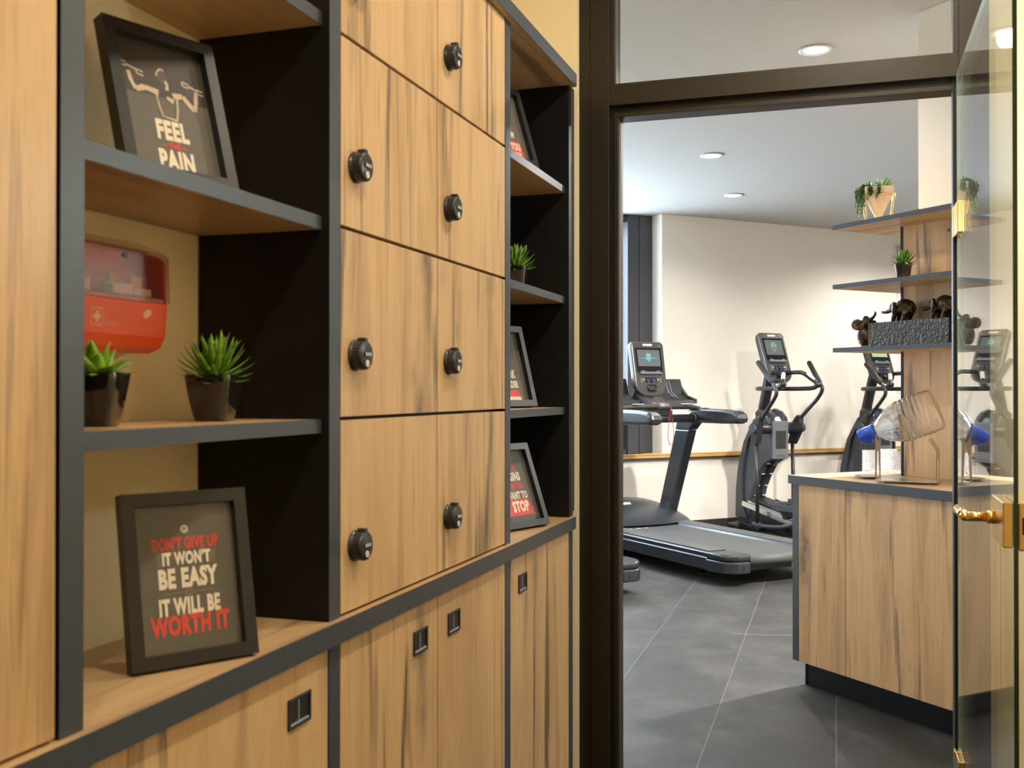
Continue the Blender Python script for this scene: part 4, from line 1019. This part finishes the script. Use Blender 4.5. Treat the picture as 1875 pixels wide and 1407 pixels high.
b = B(); b.lathe([(0, -.066), (.025, -.066), (.0275, -.063), (.0295, -.040), (.0305, -.020), (.0305, -.012), (.0325, -.011), (.0325, -.002), (.026, -.001)], 40, xf=AX, rfun=lambda a: 1+.012*math.cos(20*a))
b.box(.022, .036, -.010, .010, -.052, -.026, bev=.003, xf=AX)
part('cap', b, 'blue', wb, 'blue screw cap')
# drip tray
dt = thing('drip_saucer', 'small round steel saucer under the blue bottle cap', 'saucer', (.040, 4.545, CT+.0003))
b = B(); b.lathe([(0, .004), (.030, .003), (.046, .005), (.058, .009), (.0585, .010), (.046, .0065), (.030, .0045), (0, .0055)], 40); b.lathe([(.026, 0), (.028, 0), (.028, .004), (.026, .004), (.026, 0)], 32); tag(dt); part('dish', b, 'steel', dt)
# cut-crystal tumblers
def tumbler(loc, label, first=None):
    if first: return dup(first, loc, rot=R(20), label=label)
    g = thing('crystal_tumbler', label, 'glass', loc, 0., 'cut crystal tumblers behind the bottle')
    b = B()
    out = [(0, 0), (.033, 0), (.0365, .003)]
    for k in range(9): out += [(.0368, .008+k*.0095), (.0392, .0125+k*.0095)]
    out += [(.0378, .096), (.0378, .102), (.0350, .102), (.0335, .020), (0, .014)]
    b.lathe(out, 36, smooth=False, rfun=lambda a: 1 + .016*(1 if int(a/(2*PI)*36+.5) % 2 else -1))
    part('glass_body', b, 'crystal', g); return g
g0 = tumbler(islw(-3.292, 3.452, CT+.0003), 'cut crystal tumbler at the left, nearest the counter end')
tumbler(islw(-3.228, 3.545, CT+.0003), 'cut crystal tumbler at the right, next to the oak column', g0)
tumbler(islw(-3.325, 3.585, CT+.0003), 'cut crystal tumbler standing behind the other two', g0)

# ================================================================== FITNESS MACHINES (x forward, y to the user's left)
AM = R(135)
def screen_frame(t, name, XF, pic, mats=None): pass
def console(t, cx, zb, zt, xb, xt, w, badge_txt, scr_mat, kind):
    """tilted console slab: bottom (xb, zb) to top (xt, zt); faces the user at -x"""
    L = math.hypot(xt-xb, zt-zb); lean = math.atan2(xt-xb, zt-zb)
    X = Matrix.Translation((xb, 0, zb)) @ Matrix.Rotation(lean, 4, 'Y')        # local z up the slab, -x towards the user
    h = w/2
    b = B()
    out = []
    for (cy, cz, r, a0, a1) in ((h-.035, L-.035, .035, 0, 90), (-(h-.035), L-.035, .035, 90, 180), (-(h-.11), .105, .105, 180, 270), (h-.11, .105, .105, 270, 360)):
        for k in range(7):
            a = R(a0 + (a1-a0)*k/6); out.append((cy + r*math.cos(a), cz + r*math.sin(a)))
    b.prism(out, 'x', -.022, .030, bev=.012, xf=X, seg=3)
    cs = part('console', b, 'console', t, 'gunmetal console')
    b = B(); inn = [(y*.90, .0 + (z-L/2)*.93+L/2) for y, z in out]; b.prism(inn, 'x', .028, .060, bev=.02, xf=X, seg=3); part('console_back', b, 'satin', cs)
    b = B(); b.box(-.0245, -.020, -h*.80, h*.80, L*.44, L*.885, bev=.003, xf=X); part('screen_bezel', b, 'screen', cs)
    b = B(); b.box(-.0252, -.0240, -h*.68, h*.68, L*.545, L*.845, xf=X); part('screen_picture', b, scr_mat, cs, 'lit screen')
    SX = X @ Matrix(((0, 0, -1, -.0256), (-1, 0, 0, 0), (0, 1, 0, L*.695), (0, 0, 0, 1)))   # text plane: x to viewer's right (-y), y up
    if kind == 'flare':
        b = B(); b.poly([(-h*.66, 0, 0), (0, -.009, 0), (h*.66, 0, 0), (0, .009, 0)], xf=SX); b.poly([(0, -.045, 0), (.012, 0, 0), (0, .045, 0), (-.012, 0, 0)], xf=SX); part('screen_flare', b, 'glowc', cs, 'cyan light streak on the screen')
    if kind in ('flare', 'shield'):
        b = B(); S = SX @ Matrix.Translation((-.004, .004, .0005)) @ Matrix.Rotation(R(-4), 4, 'Z')
        def bar(x0, x1, y0, y1): b.poly([(x0, y0, 0), (x1, y0, 0), (x1, y1, 0), (x0, y1, 0)], xf=S)
        if kind == 'flare':
            b.poly([(-.021, .012, 0), (.021, .012, 0), (.021, .028, 0), (.012, .033, 0), (-.014, .033, 0), (-.021, .026, 0)], xf=S)
            for x in (-.017, -.006, .005, .016): bar(x-.0035, x+.0035, -.030+abs(x)*.5, .012)
        else:
            def line(pts, w_):
                for p, q in zip(pts[:-1], pts[1:]):
                    d_ = Vector((q[0]-p[0], q[1]-p[1])).normalized(); n_ = Vector((-d_.y, d_.x))*w_
                    b.poly([(p[0]-n_.x, p[1]-n_.y, 0), (q[0]-n_.x, q[1]-n_.y, 0), (q[0]+n_.x, q[1]+n_.y, 0), (p[0]+n_.x, p[1]+n_.y, 0)], xf=S)
            line([(-.027, .006), (-.027, .026), (-.012, .038), (.012, .038), (.027, .026), (.027, .006)], .0036)
            line([(-.027, .008), (.027, .008)], .0026)
            for x in (-.012, 0, .012): line([(x, .010), (x, .028)], .0028)
            line([(-.027, .006), (-.022, -.020), (0, -.046), (.022, -.020), (.027, .006)], .0017)
            line([(-.010, .006), (-.008, -.020), (0, -.034), (.008, -.020), (.010, .006)], .0010)
        part('screen_emblem', b, 'glowg', cs, 'mint shield emblem on the screen')
    b = B(); b.box(-.040, -.020, -h*.66, h*.66, L*.395, L*.440, bev=.004, xf=X); b.box(-.036, -.020, -h*.56, -h*.36, L*.43, L*.462, bev=.003, xf=X); b.box(-.036, -.020, h*.36, h*.56, L*.43, L*.462, bev=.003, xf=X)
    part('reading_ledge', b, 'panelgrey', cs, 'grey reading ledge')
    b = B(); b.box(-.0245, -.020, -h*.34, h*.34, L*.245, L*.335, bev=.003, xf=X); part('display_window', b, 'screen', cs)
    b = B()
    for s_ in (-1, 1): b.box(-.0252, -.0243, s_*h*.17-.018, s_*h*.17+.018, L*.275, L*.315, xf=X)
    part('small_display', b, 'lcdblue', cs, 'two small blue displays')
    b = B()
    for s_ in (-1, 1):
        b.cyl(X @ Vector((-.020, s_*h*.44, L*.30)), X @ Vector((-.0245, s_*h*.44, L*.30)), .005, n=10)
        for k in range(4): b.cyl(X @ Vector((-.020, s_*h*(.56+.04*(k % 2)), L*(.255+.022*k))), X @ Vector((-.0240, s_*h*(.56+.04*(k % 2)), L*(.255+.022*k))), .0025, n=8)
        b.box(-.0248, -.0243, s_*h*.17-.002, s_*h*.17+.002, L*.252, L*.264, xf=X)
    part('button', b, 'badge', cs, 'small pale buttons')
    b = B(); b.box(-.024, -.018, -.043, .043, L*.918, L*.957, bev=.0025, xf=X); bd = part('badge', b, 'badge', cs, 'pale maker badge')
    b = B(); b.text('PRECOR', .017, X @ Matrix(((0, 0, -1, -.0243), (-1, 0, 0, 0), (0, 1, 0, L*.9365), (0, 0, 0, 1))), sx=1.0, bold=.0004); part('badge_lettering', b, 'panelgrey', bd)
    b = B(); b.box(-.026, -.018, -h*.28, h*.28, L*.115, L*.205, bev=.012, xf=X); b.box(-.050, -.022, -h*.24, h*.24, L*.085, L*.140, bev=.010, xf=X); part('dock_knob', b, 'satin', cs)
    b = B(); b.tube([X @ Vector((-.0226, -h*.80, L*.93)), X @ Vector((-.0226, -h*.68, L*.935)), X @ Vector((-.0226, -h*.74, L*.895))], .0012, 5); part('emblem', b, 'badge', cs)
    return cs

def make_treadmill(label, loc):
    t = thing('treadmill', label, 'treadmill', loc, AM, 'treadmills by the gym window')
    # deck
    for s_ in (1, -1):
        b = B(); b.prism([(s_*.272, .085), (s_*.445, .085), (s_*.452, .10), (s_*.452, .158), (s_*.442, .166), (s_*.442, .192), (s_*.425, .205), (s_*.30, .209), (s_*.285, .200), (s_*.272, .186)][::s_], 'x', -.27, 1.42)
        sr = part('side_rail', b, 'tread', t, recalc=True)
        b = B(); b.box(-.26, 1.30, s_*.298, s_*.432, .2045, .2095, bev=.002); part('foot_strip', b, 'treadtop', sr, 'textured grey foot strip')
        b = B(); b.box(-.268, 1.40, s_*.4515, s_*.4545, .1585, .1625); part('pinstripe', b, 'panelgrey', sr, 'pale pinstripe')
        b = B()
        pts = [(-.27, .270), (-.27, .458), (-.34, .458)]
        for k in range(7):
            a = R(90*k/6); pts.append((-.38-.12*math.sin(a), .350+.105*math.cos(a)))
        pts += [(-.500, .285), (-.490, .270)]
        pts = [(x, s_*y) for x, y in pts]
        b.prism(pts, 'z', .082, .158, bev=.010, seg=3); b.prism([(x*.985+(-.27*.015), y - s_*.004) for x, y in pts], 'z', .160, .204, bev=.016, seg=3)
        ec = part('rear_end_cap', b, 'tread', sr, 'rounded rear end cap', recalc=True)
        b = B(); b.box(-.503, -.495, s_*.330-.006, s_*.330+.006, .105, .130, bev=.003); part('belt_adjuster', b, 'black', ec)
    b = B(); b.box(-.45, 1.30, -.268, .268, .150, .190)
    b.cyl((-.455, -.268, .155), (-.455, .268, .155), .0355, n=28)
    part('running_belt', b, 'belt', t, 'ribbed black running belt')
    b = B()
    for y in (-.13, -.08, .13, .08): pass
    for k, (x, w_) in enumerate(((.98, .030), (.98, .055), (.98, .022))): b.box(x, x+.016, .07+.07*k-w_/2, .07+.07*k+w_/2, .1901, .1905)
    part('belt_print', b, 'badge', t, 'pale marks printed on the belt')
    b = B(); b.box(-.30, 1.45, -.24, .24, .06, .148); part('deck_frame', b, 'black', t)
    for s_ in (1, -1):
        b = B(); b.cyl((0, s_*.28, 0), (0, s_*.28, .014), .046, .040, n=20); b.cyl((0, s_*.28, .012), (0, s_*.28, .092), .011, n=12); b.prism([(.04, .05), (.10, .085), (-.02, .085), (-.02, .06)], 'y', s_*.28-.02, s_*.28+.02); part('levelling_foot', b, 'black', t)
        b = B(); b.cyl((1.38, s_*.30-.025, .045), (1.38, s_*.30+.025, .045), .045, n=20); part('transport_wheel', b, 'black', t)
    # motor hood: domed lofted skin
    tb = bmesh.new(); grid = []
    nx, ny = 14, 18
    for i in range(nx+1):
        f = i/nx; row = []
        for j in range(ny+1):
            y = -.468 + .936*j/ny; q = abs(y)/.468
            xr = 1.02 + .13*q**2.2
            x = xr + (1.80 - .10*q**2 - xr)*f
            zf = math.sin(min(1, f*1.35)*PI/2)**.8 if f < .74 else math.cos((f-.74)/.26*PI/2)**.45
            z = .205 + .165*zf*(1 - .50*q**3.2) if f < .74 else .06 + (.205+.165*(1-.50*q**3.2)-.06)*zf
            row.append(tb.verts.new((x, y, z)))
        grid.append(row)
    for i in range(nx):
        for j in range(ny):
            f = tb.faces.new((grid[i][j], grid[i+1][j], grid[i+1][j+1], grid[i][j+1])); f.smooth = True
    # skirt down to the rails
    for side in (0, ny):
        lo_ = [tb.verts.new((grid[i][side].co.x, grid[i][side].co.y, .08)) for i in range(nx+1)]
        for i in range(nx): tb.faces.new((grid[i][side], grid[i+1][side], lo_[i+1], lo_[i]))
    b = B(); b.merge(tb); hd = part('motor_hood', b, 'tread', t, 'domed motor hood', recalc=True)
    b = B(); b.box(1.235, 1.245, .05, .21, .3035, .3045) if False else None
    HX = Matrix.Translation((1.24, .15, .3545)) @ Matrix.Rotation(R(-22), 4, 'Y')
    b = B(); b.box(-.016, .016, -.10, .10, 0, .003, bev=.0014, xf=HX); bd = part('badge', b, 'badge', hd, 'pale maker badge on the hood')
    b = B(); b.text('PRECOR', .024, HX @ Matrix(((0, 1, 0, 0), (-1, 0, 0, 0), (0, 0, 1, .0034), (0, 0, 0, 1))), sx=1.25, bold=.0005); part('badge_lettering', b, 'black', bd)
    # uprights
    for s_ in (1, -1):
        y0, y1 = s_*.345, s_*.425
        b = B(); b.prism([(1.27, .255), (1.43, .255), (1.02+.165, .94), (1.0, .94)], 'y', y0, y1, bev=.010)
        up = part('upright', b, 'tread', t, 'leaning upright')
        b = B(); b.prism([(1.0, .942), (1.183, .942), (1.15, 1.03), (1.06, 1.06), (.93, 1.06), (.90, 1.02), (.95, .985)], 'y', y0-.002*s_, y1+.004*s_, bev=.006); part('upright_bracket', b, 'satin', up)
        b = B()
        for (x, z) in ((1.05, .905), (1.135, .912), (1.07, .83)): b.cyl((x, y1-.001*s_, z), (x, y1+.006*s_, z), .0085, n=12)
        part('bolt', b, 'chrome', up, 'bright bolt heads')
        # arm rest
        b = B(); b.prism([(.95, 1.0), (.60, 1.0), (.42, 1.004), (.385, 1.018), (.378, 1.045), (.39, 1.075), (.43, 1.097), (.56, 1.108), (.86, 1.112), (.98, 1.105)], 'y', s_*.333, s_*.438, bev=.024, seg=4)
        ar = part('arm_rest', b, 'satin', t, 'padded arm rest')
        b = B(); b.prism([(.80, 1.118), (.98, 1.118), (1.06, 1.09), (.95, 1.09)], 'y', s_*.365, s_*.405, bev=.006); part('arm_rest_insert', b, 'panelgrey', ar)
        b = B(); b.cyl((.93, s_*.32, 1.035), (.93, s_*.345, 1.035), .045, n=24); part('joint_collar', b, 'satin', ar)
    b = B(); b.tube([(.93, -.35, 1.035), (.93, .35, 1.035)], .032, 20); part('cross_tube', b, 'satin', t)
    # front hand bar with pulse plates
    b = B(); b.tube([(.93, .40, 1.105), (.90, .30, 1.125), (.86, .12, 1.130), (.86, -.12, 1.130), (.90, -.30, 1.125), (.93, -.40, 1.105)], [.020, .020, .023, .023, .020, .020], 14, smooth_path=2); hb = part('hand_bar', b, 'grip', t, 'curved front hand bar')
    b = B(); b.tube([(.862, .05, 1.1315), (.862, -.05, 1.1315)], .0252, 18); part('pulse_plate', b, 'panelgrey', hb, 'grey centre sleeve')
    b = B()
    for y in (.22, -.22): b.box(.855, .885, y-.045, y+.045, 1.146, 1.1505, bev=.002)
    part('pulse_sensor', b, 'badge', hb, 'bright pulse sensors')
    # console mast, trays
    b = B(); b.prism([(.90, 1.06), (1.16, 1.03), (1.19, 1.10), (1.12, 1.26), (1.06, 1.30), (1.02, 1.22), (.90, 1.14)], 'y', -.11, .11, bev=.03, seg=3); ms = part('console_mast', b, 'satin', t)
    b = B(); b.box(.915, .93, -.055, .055, 1.150, 1.157, bev=.002); part('orange_strip', b, 'orange', ms, 'orange strip under the console')
    for s_ in (1, -1):
        b = B()
        # winged accessory tray
        sec = [(1.00, 1.150), (1.12, 1.135), (1.215, 1.20), (1.245, 1.335), (1.215, 1.345), (1.165, 1.225), (1.09, 1.185), (1.01, 1.175)]
        ya, yb = (s_*.10, s_*.425)
        b.prism(sec, 'y', ya, yb, bev=.012, seg=3)
        b.prism([(1.0, 1.15), (1.0, 1.185), (1.12, 1.215), (1.215, 1.30), (1.225, 1.20), (1.12, 1.135)], 'y', s_*.405, s_*.430, bev=.008)
        wtray = part('accessory_tray', b, 'satin', t, 'winged accessory tray')
        b = B()
        for k in (.27, .30): b.tube([(1.098, s_*k, 1.196), (1.172, s_*k, 1.236), (1.215, s_*k, 1.335)], .006, 8)
        part('tray_rib', b, 'panelgrey', wtray)
    console(t, 0, 1.205, 1.632, 1.02, 1.10, .305, '', 'lcd', 'flare')
    # red safety lanyard
    b = B(); y = -.055; x = .835
    loop = [(x, y, 1.13), (x, y+.010, 1.06), (x, y+.024, .97), (x, y+.028, .90), (x, y+.018, .845), (x, y+.0, .830), (x, y-.018, .845), (x, y-.028, .90), (x, y-.024, .97), (x, y-.006, 1.06), (x, y-.001, 1.13)]
    b.tube(loop, .0026, 6, smooth_path=2); ln = part('safety_lanyard', b, 'redcord', t, 'red safety cord loop')
    b = B(); b.box(x-.006, x+.006, y-.012, y+.006, 1.045, 1.10, bev=.003); part('lanyard_clip', b, 'black', ln)
    return t
tm = make_treadmill('black treadmill in full view beside the elliptical, red cord hanging', (-.81, 7.42, 0))
t2 = dup(tm, (-.81-1.096, 7.42-.968, 0), label='black treadmill mostly hidden behind the door frame, rear corner showing')

def make_elliptical(label, loc, scr, kind):
    t = thing('elliptical_trainer', label, 'elliptical trainer', loc, AM, 'elliptical trainers along the papered wall')
    Z = .922
    side = [(.205, .05), (.42, .05), (.425, .115), (.416, .37), (.392, .54), (.362, .64), (.310, .79), (.222, .93), (.195, .97), (.170, 1.07), (.150, 1.085), (.06, 1.06), (.0, 1.02), (-.035, .975), (-.045, .90), (-.045, .66), (.0, .635), (.070, .595), (.150, .488), (.212, .378), (.242, .285), (.245, .12)]
    b = B(); b.prism(side, 'y', -.088, .088, bev=.014, seg=3); tw = part('tower', b, 'shell', t, 'curved drive tower')
    sh = [(.26, .10), (.425, .10), (.430, .115), (.421, .37), (.397, .54), (.367, .64), (.315, .79), (.225, .93), (.175, 1.00), (.150, .95), (.255, .80), (.300, .64), (.330, .50), (.338, .34), (.330, .20)]
    for s_ in (1, -1):
        b = B(); b.prism(sh, 'y', s_*.084, s_*.110, bev=.006); part('tower_cheek', b, 'shell', tw, 'raised side shell')
        b = B(); b.prism([(.16, 1.06), (.10, 1.092), (.03, 1.070), (-.025, 1.02), (-.045, .96), (-.02, .93), (.06, .95), (.15, .99)], 'y', s_*.045, s_*.112, bev=.018, seg=3); part('shoulder', b, 'satin', tw, 'rounded shoulder')
    b = B(); b.box(-.062, -.040, -.088, .088, .650, .985, bev=.008); fp = part('front_panel', b, 'panelgrey', t, 'silver grey front panel')
    b = B(); b.box(-.0645, -.058, -.058, .058, .742, .898, bev=.004); part('panel_window', b, 'screen', fp)
    b = B(); b.text('EFX', .030, Matrix(((0, 0, -1, -.0628), (-1, 0, 0, 0), (0, 1, 0, .676), (0, 0, 0, 1))), sx=1.4, bold=.0006, track=1.5); part('panel_lettering', b, 'black', fp, 'dark lettering')
    b = B()
    for s_ in (1, -1):
        for (x, z) in ((.052, .605), (.128, .510), (.196, .400), (.226, .310)):
            b.box(x-.014, x-.004, s_*.045-.017, s_*.045+.017, z-.0035, z+.0035) 
    part('scale_mark', b, 'badge', tw, 'pale ramp scale marks')
    b = B(); b.prism([(-.012, .625), (.058, .600), (.140, .490), (.204, .375), (.236, .28), (.236, .14), (.225, .14), (.225, .28), (.190, .37), (.128, .482), (.05, .586), (-.012, .612)], 'y', -.018, .018); part('ramp_slot', b, 'black', tw)
    b = B(); b.cyl((.0, -.255, Z), (.0, .255, Z), .052, n=28); ax = part('pivot_axle', b, 'satin', t)
    # moving arms
    for s_, arm, low, hub in ((1, [(-.118, 1.005, .262), (-.20, 1.075, .280), (-.330, 1.180, .305), (-.368, 1.230, .310), (-.350, 1.280, .310), (-.315, 1.314, .310)], (-.046, .79), -.045),
                              (-1, [(-.025, 1.012, .262), (-.10, 1.09, .280), (-.190, 1.178, .305), (-.243, 1.250, .310), (-.240, 1.285, .310), (-.213, 1.318, .310)], (.084, .775), .030)):
        end = (-.135, 1.491) if s_ > 0 else (-.081, 1.497)
        path = [(x, s_*y, z) for x, z, y in arm]
        b = B(); b.tube(path, .0165, 12, smooth_path=2)
        ma = part('moving_arm', b, 'satin', t, 'swinging handlebar arm')
        b = B(); b.tube([path[-1], (path[-1][0]*.9+end[0]*.1, s_*.310, path[-1][2]*.9+end[1]*.1), (end[0], s_*.310, end[1])], [.0205, .0235, .0225], 14); b.ball((end[0], s_*.310, end[1]), .0222, 14, 8); part('foam_grip', b, 'grip', ma)
        h0 = hub
        b = B()
        pts = [(arm[0][0]-.012, 1.030), (arm[0][0]+.030, 1.035), (h0+.062, .945), (h0+.058, .90), (low[0]+.036, low[1]), (low[0]-.034, low[1]-.002), (h0-.055, .885), (h0-.062, .935)]
        b.prism(pts, 'y', s_*.232, s_*.290, bev=.012, seg=3); part('pivot_casting', b, 'satin', ma, 'forked pivot casting')
        b = B(); b.cyl((h0-.012, s_*.288, Z), (h0-.012, s_*.322, Z), .043, .040, n=24); part('pivot_cap', b, 'shell', ma, 'round pivot cap')
        b = B(); b.tube([(low[0], s_*.260, low[1]+.01), (low[0]-.010, s_*.260, .45), (low[0]-.012, s_*.258, .105)], .0165, 12); part('push_rod', b, 'satin', ma)
        # lower link and pedal
        b = B(); b.tube([(low[0]+.03, s_*.245, .082), (low[0]-.09, s_*.245, .082), (low[0]-.30, s_*.235, .095), (low[0]-.46, s_*.20, .150), (low[0]-.56, s_*.17, .185)], .019, 12, smooth_path=2); b.cyl((low[0]+.055, s_*.245, .084), (low[0]-.035, s_*.245, .084), .029, n=16)
        part('pedal_link', b, 'shell', t, 'curved lower link')
        px_ = -.36 if s_ > 0 else -.20
        b = B(); b.box(px_-.20, px_+.14, s_*.155-.075, s_*.155+.075, .228, .250, bev=.008)
        b.box(px_+.12, px_+.145, s_*.155-.075, s_*.155+.075, .235, .300, bev=.006); b.box(px_-.20, px_+.14, s_*.155-.080, s_*.155-.068, .232, .285, bev=.004); b.box(px_-.20, px_+.14, s_*.155+.068, s_*.155+.080, .232, .285, bev=.004)
        part('pedal', b, 'shell', t, 'foot pedal with raised rim')
        b = B(); b.cyl((px_+.02, s_*.155-.05, .195), (px_+.02, s_*.155+.05, .195), .032, n=18); b.box(px_-.03, px_+.07, s_*.155-.045, s_*.155+.045, .195, .230); part('roller_carriage', b, 'black', t)
    # ramps
    b = B(); rx = Matrix.Translation((.23, 0, .252)) @ Matrix.Rotation(R(-10.2), 4, 'Y')
    for s_ in (1, -1):
        b.box(-1.25, 0, s_*.155-.040, s_*.155+.040, -.028, .0, bev=.003, xf=rx); b.box(-1.25, 0, s_*.155-.040, s_*.155-.026, -.0, .018, bev=.002, xf=rx); b.box(-1.25, 0, s_*.155+.026, s_*.155+.040, -.0, .018, bev=.002, xf=rx)
    part('ramp_rail', b, 'alu', t, 'bright aluminium ramp rails')
    b = B(); b.prism([(.25, .05), (.25, .30), (.16, .285), (-.02, .245), (-.18, .20), (-.28, .12), (-.28, .05)], 'y', -.085, .085, bev=.02, seg=3); part('drive_cover', b, 'black', t)
    b = B(); b.box(-1.30, .36, -.035, .035, .012, .062, bev=.006); b.box(.30, .44, -.20, .20, .0, .055, bev=.015); b.box(-1.36, -1.26, -.30, .30, .0, .050, bev=.012); b.prism([(.44, .0), (.44, .06), (.25, .06), (.10, .03), (.10, 0)], 'y', -.12, .12, bev=.01)
    part('base_frame', b, 'satin', t)
    # mast and fixed handlebar
    b = B(); b.tube([(.185, 0, 1.02), (.160, 0, 1.12), (.090, 0, 1.36), (.06, 0, 1.44)], .047, 20); part('mast', b, 'satin', t)
    b = B(); zz = 1.268
    b.tube([(-.31, .197, 1.300), (-.25, .205, 1.272), (-.10, .20, zz), (.02, .185, zz), (.085, .14, zz), (.105, 0, zz), (.085, -.14, zz), (.02, -.185, zz), (-.10, -.20, zz), (-.25, -.205, 1.272), (-.31, -.197, 1.300)], .0195, 12, smooth_path=2)
    for s_ in (1, -1):
        b.ball((-.312, s_*.197, 1.306), (.036, .030, .030), 16, 10)
        b.tube([(-.312, s_*.195, 1.312), (-.265, s_*.150, 1.362), (-.222, s_*.107, 1.410), (-.16, s_*.085, 1.412), (-.03, s_*.070, 1.405)], .0185, 12, smooth_path=1)
    fb = part('fixed_handlebar', b, 'satin', t, 'looped fixed handlebar')
    b = B()
    for s_ in (1, -1): b.tube([(-.290, s_*.174, 1.344), (-.240, s_*.126, 1.397)], .0172, 12)
    part('pulse_sensor', b, 'badge', fb, 'bright pulse sensors')
    console(t, 0, 1.318, 1.760, -.062, .094, .285, '', scr, kind)
    return t
o1 = Vector((-.687, 9.565, 0))
el1 = make_elliptical('elliptical trainer with dark grey screen, in full view left of the drinks counter', tuple(o1), 'lcd', 'shield')
o2 = o1 + GW*1.25
el2 = make_elliptical('elliptical trainer with pale green screen, half hidden behind the oak column', tuple(o2), 'lcdgreen', 'plain')

# ================================================================== LIGHT
def light(name, typ, loc, power, col, size=.1, rot=(0, 0, 0), **k):
    l = bpy.data.lights.new(name, typ); l.energy = power; l.color = col
    if typ == 'AREA':
        l.shape = k.get('shape', 'DISK'); l.size = size
        if 'size_y' in k: l.size_y = k['size_y']
        if 'spread' in k: l.spread = k['spread']
    elif typ == 'SPOT':
        l.spot_size = k.get('cone', R(150)); l.spot_blend = .6; l.shadow_soft_size = size
    else: l.shadow_soft_size = size
    o = bpy.data.objects.new(name, l); o.location = loc; o.rotation_euler = rot; COL.objects.link(o); return o
NEU = (1.0, .96, .90); WARM = (1.0, .87, .66); COOL = (.72, .86, 1.0)
K = dict(
  key=1000, down=215, win=300, hall=16, wall=14.0, gymfill=190, world=12.0)  # wall: power of the added hall point light
# gym: round downlights, then added fill spots
for (x, y, z, p) in ((-.934, 7.159, GC, K['down']*.7), (-.956, 8.672, GC, K['down']*.25), (-.185, 5.088, GC, K['down']*.5)):
    light('downlight_and_fill', 'SPOT', (x, y, z-.03), p, NEU, .05)
light('downlight_and_fill', 'SPOT', (.85, 6.10, GC-.03), K['key'], NEU, .05, cone=R(165))
for (x, y) in ((1.9, 8.6), (2.2, 5.0), (.9, 10.3), (-.95, 3.85)):  # added fill spots without fixtures, brightening the gym and counter front
    light('downlight_and_fill', 'SPOT', (x, y, GC-.03), K['gymfill']*(.42 if y < 4 else 1), NEU, .08, cone=R(160))
# daylight entering by the tall window
wr = Matrix(((GW.x, 0, EN.x), (GW.y, 0, EN.y), (0, 1, 0))).to_euler()
wpos = W0 + GW*-1.85 + EN*-.45 + Vector((0, 0, 1.95))
wl_ = light('window_daylight', 'AREA', tuple(wpos), K['win'], COOL, 2.9, shape='RECTANGLE', size_y=1.6)
wl_.rotation_euler = Matrix(((-GW.x, 0, -EN.x), (-GW.y, 0, -EN.y), (0, 1, 0))).to_euler()
# hall: warm ceiling downlights and an added bare point light near the door
for (x, y, p) in ((.05, 2.3, 1.1), (.05, .9, 1.1), (.05, -.6, 1.1)):
    light('hall_downlight', 'AREA', (x, y, HC-.02), K['hall']*p, WARM, .16)
light('hall_added_light', 'POINT', (.46, 2.32, 1.76), K['wall'], (.86, .94, 1.0), .035)  # unseen light without fixture, added to brighten locker fronts and cast lock shadows
w = bpy.data.worlds.new('sky'); SC.world = w; w.use_nodes = True
nt = w.node_tree
for n_ in list(nt.nodes): nt.nodes.remove(n_)
wo = nt.nodes.new('ShaderNodeOutputWorld'); bg = nt.nodes.new('ShaderNodeBackground'); sk = nt.nodes.new('ShaderNodeTexSky')
sk.sky_type = 'HOSEK_WILKIE'; sk.turbidity = 5; sk.sun_direction = (.3, -.5, .8)
bg.inputs[1].default_value = K['world']
nt.links.new(sk.outputs[0], bg.inputs[0]); nt.links.new(bg.outputs[0], wo.inputs[0])

# ================================================================== CAMERA
cam = bpy.data.cameras.new('camera'); co = bpy.data.objects.new('camera', cam); COL.objects.link(co); SC.camera = co
cam.sensor_fit = 'HORIZONTAL'; cam.sensor_width = 36; cam.lens = 36*1930/1875
co.location = (0, 0, 1.25); co.rotation_euler = (R(90.371), 0, R(18.172))
cam.dof.use_dof = True; cam.dof.focus_distance = 4.4; cam.dof.aperture_fstop = 9
cam.clip_start = .05
SC.view_settings.view_transform = 'Standard'; SC.view_settings.look = 'None'; SC.view_settings.gamma = 1; SC.view_settings.use_curve_mapping = False
SC.view_settings.exposure = 0.0
SC.cycles.use_denoising = True
SC.cycles.max_bounces = 10; SC.cycles.diffuse_bounces = 5; SC.cycles.transparent_max_bounces = 24; SC.cycles.sample_clamp_indirect = 6
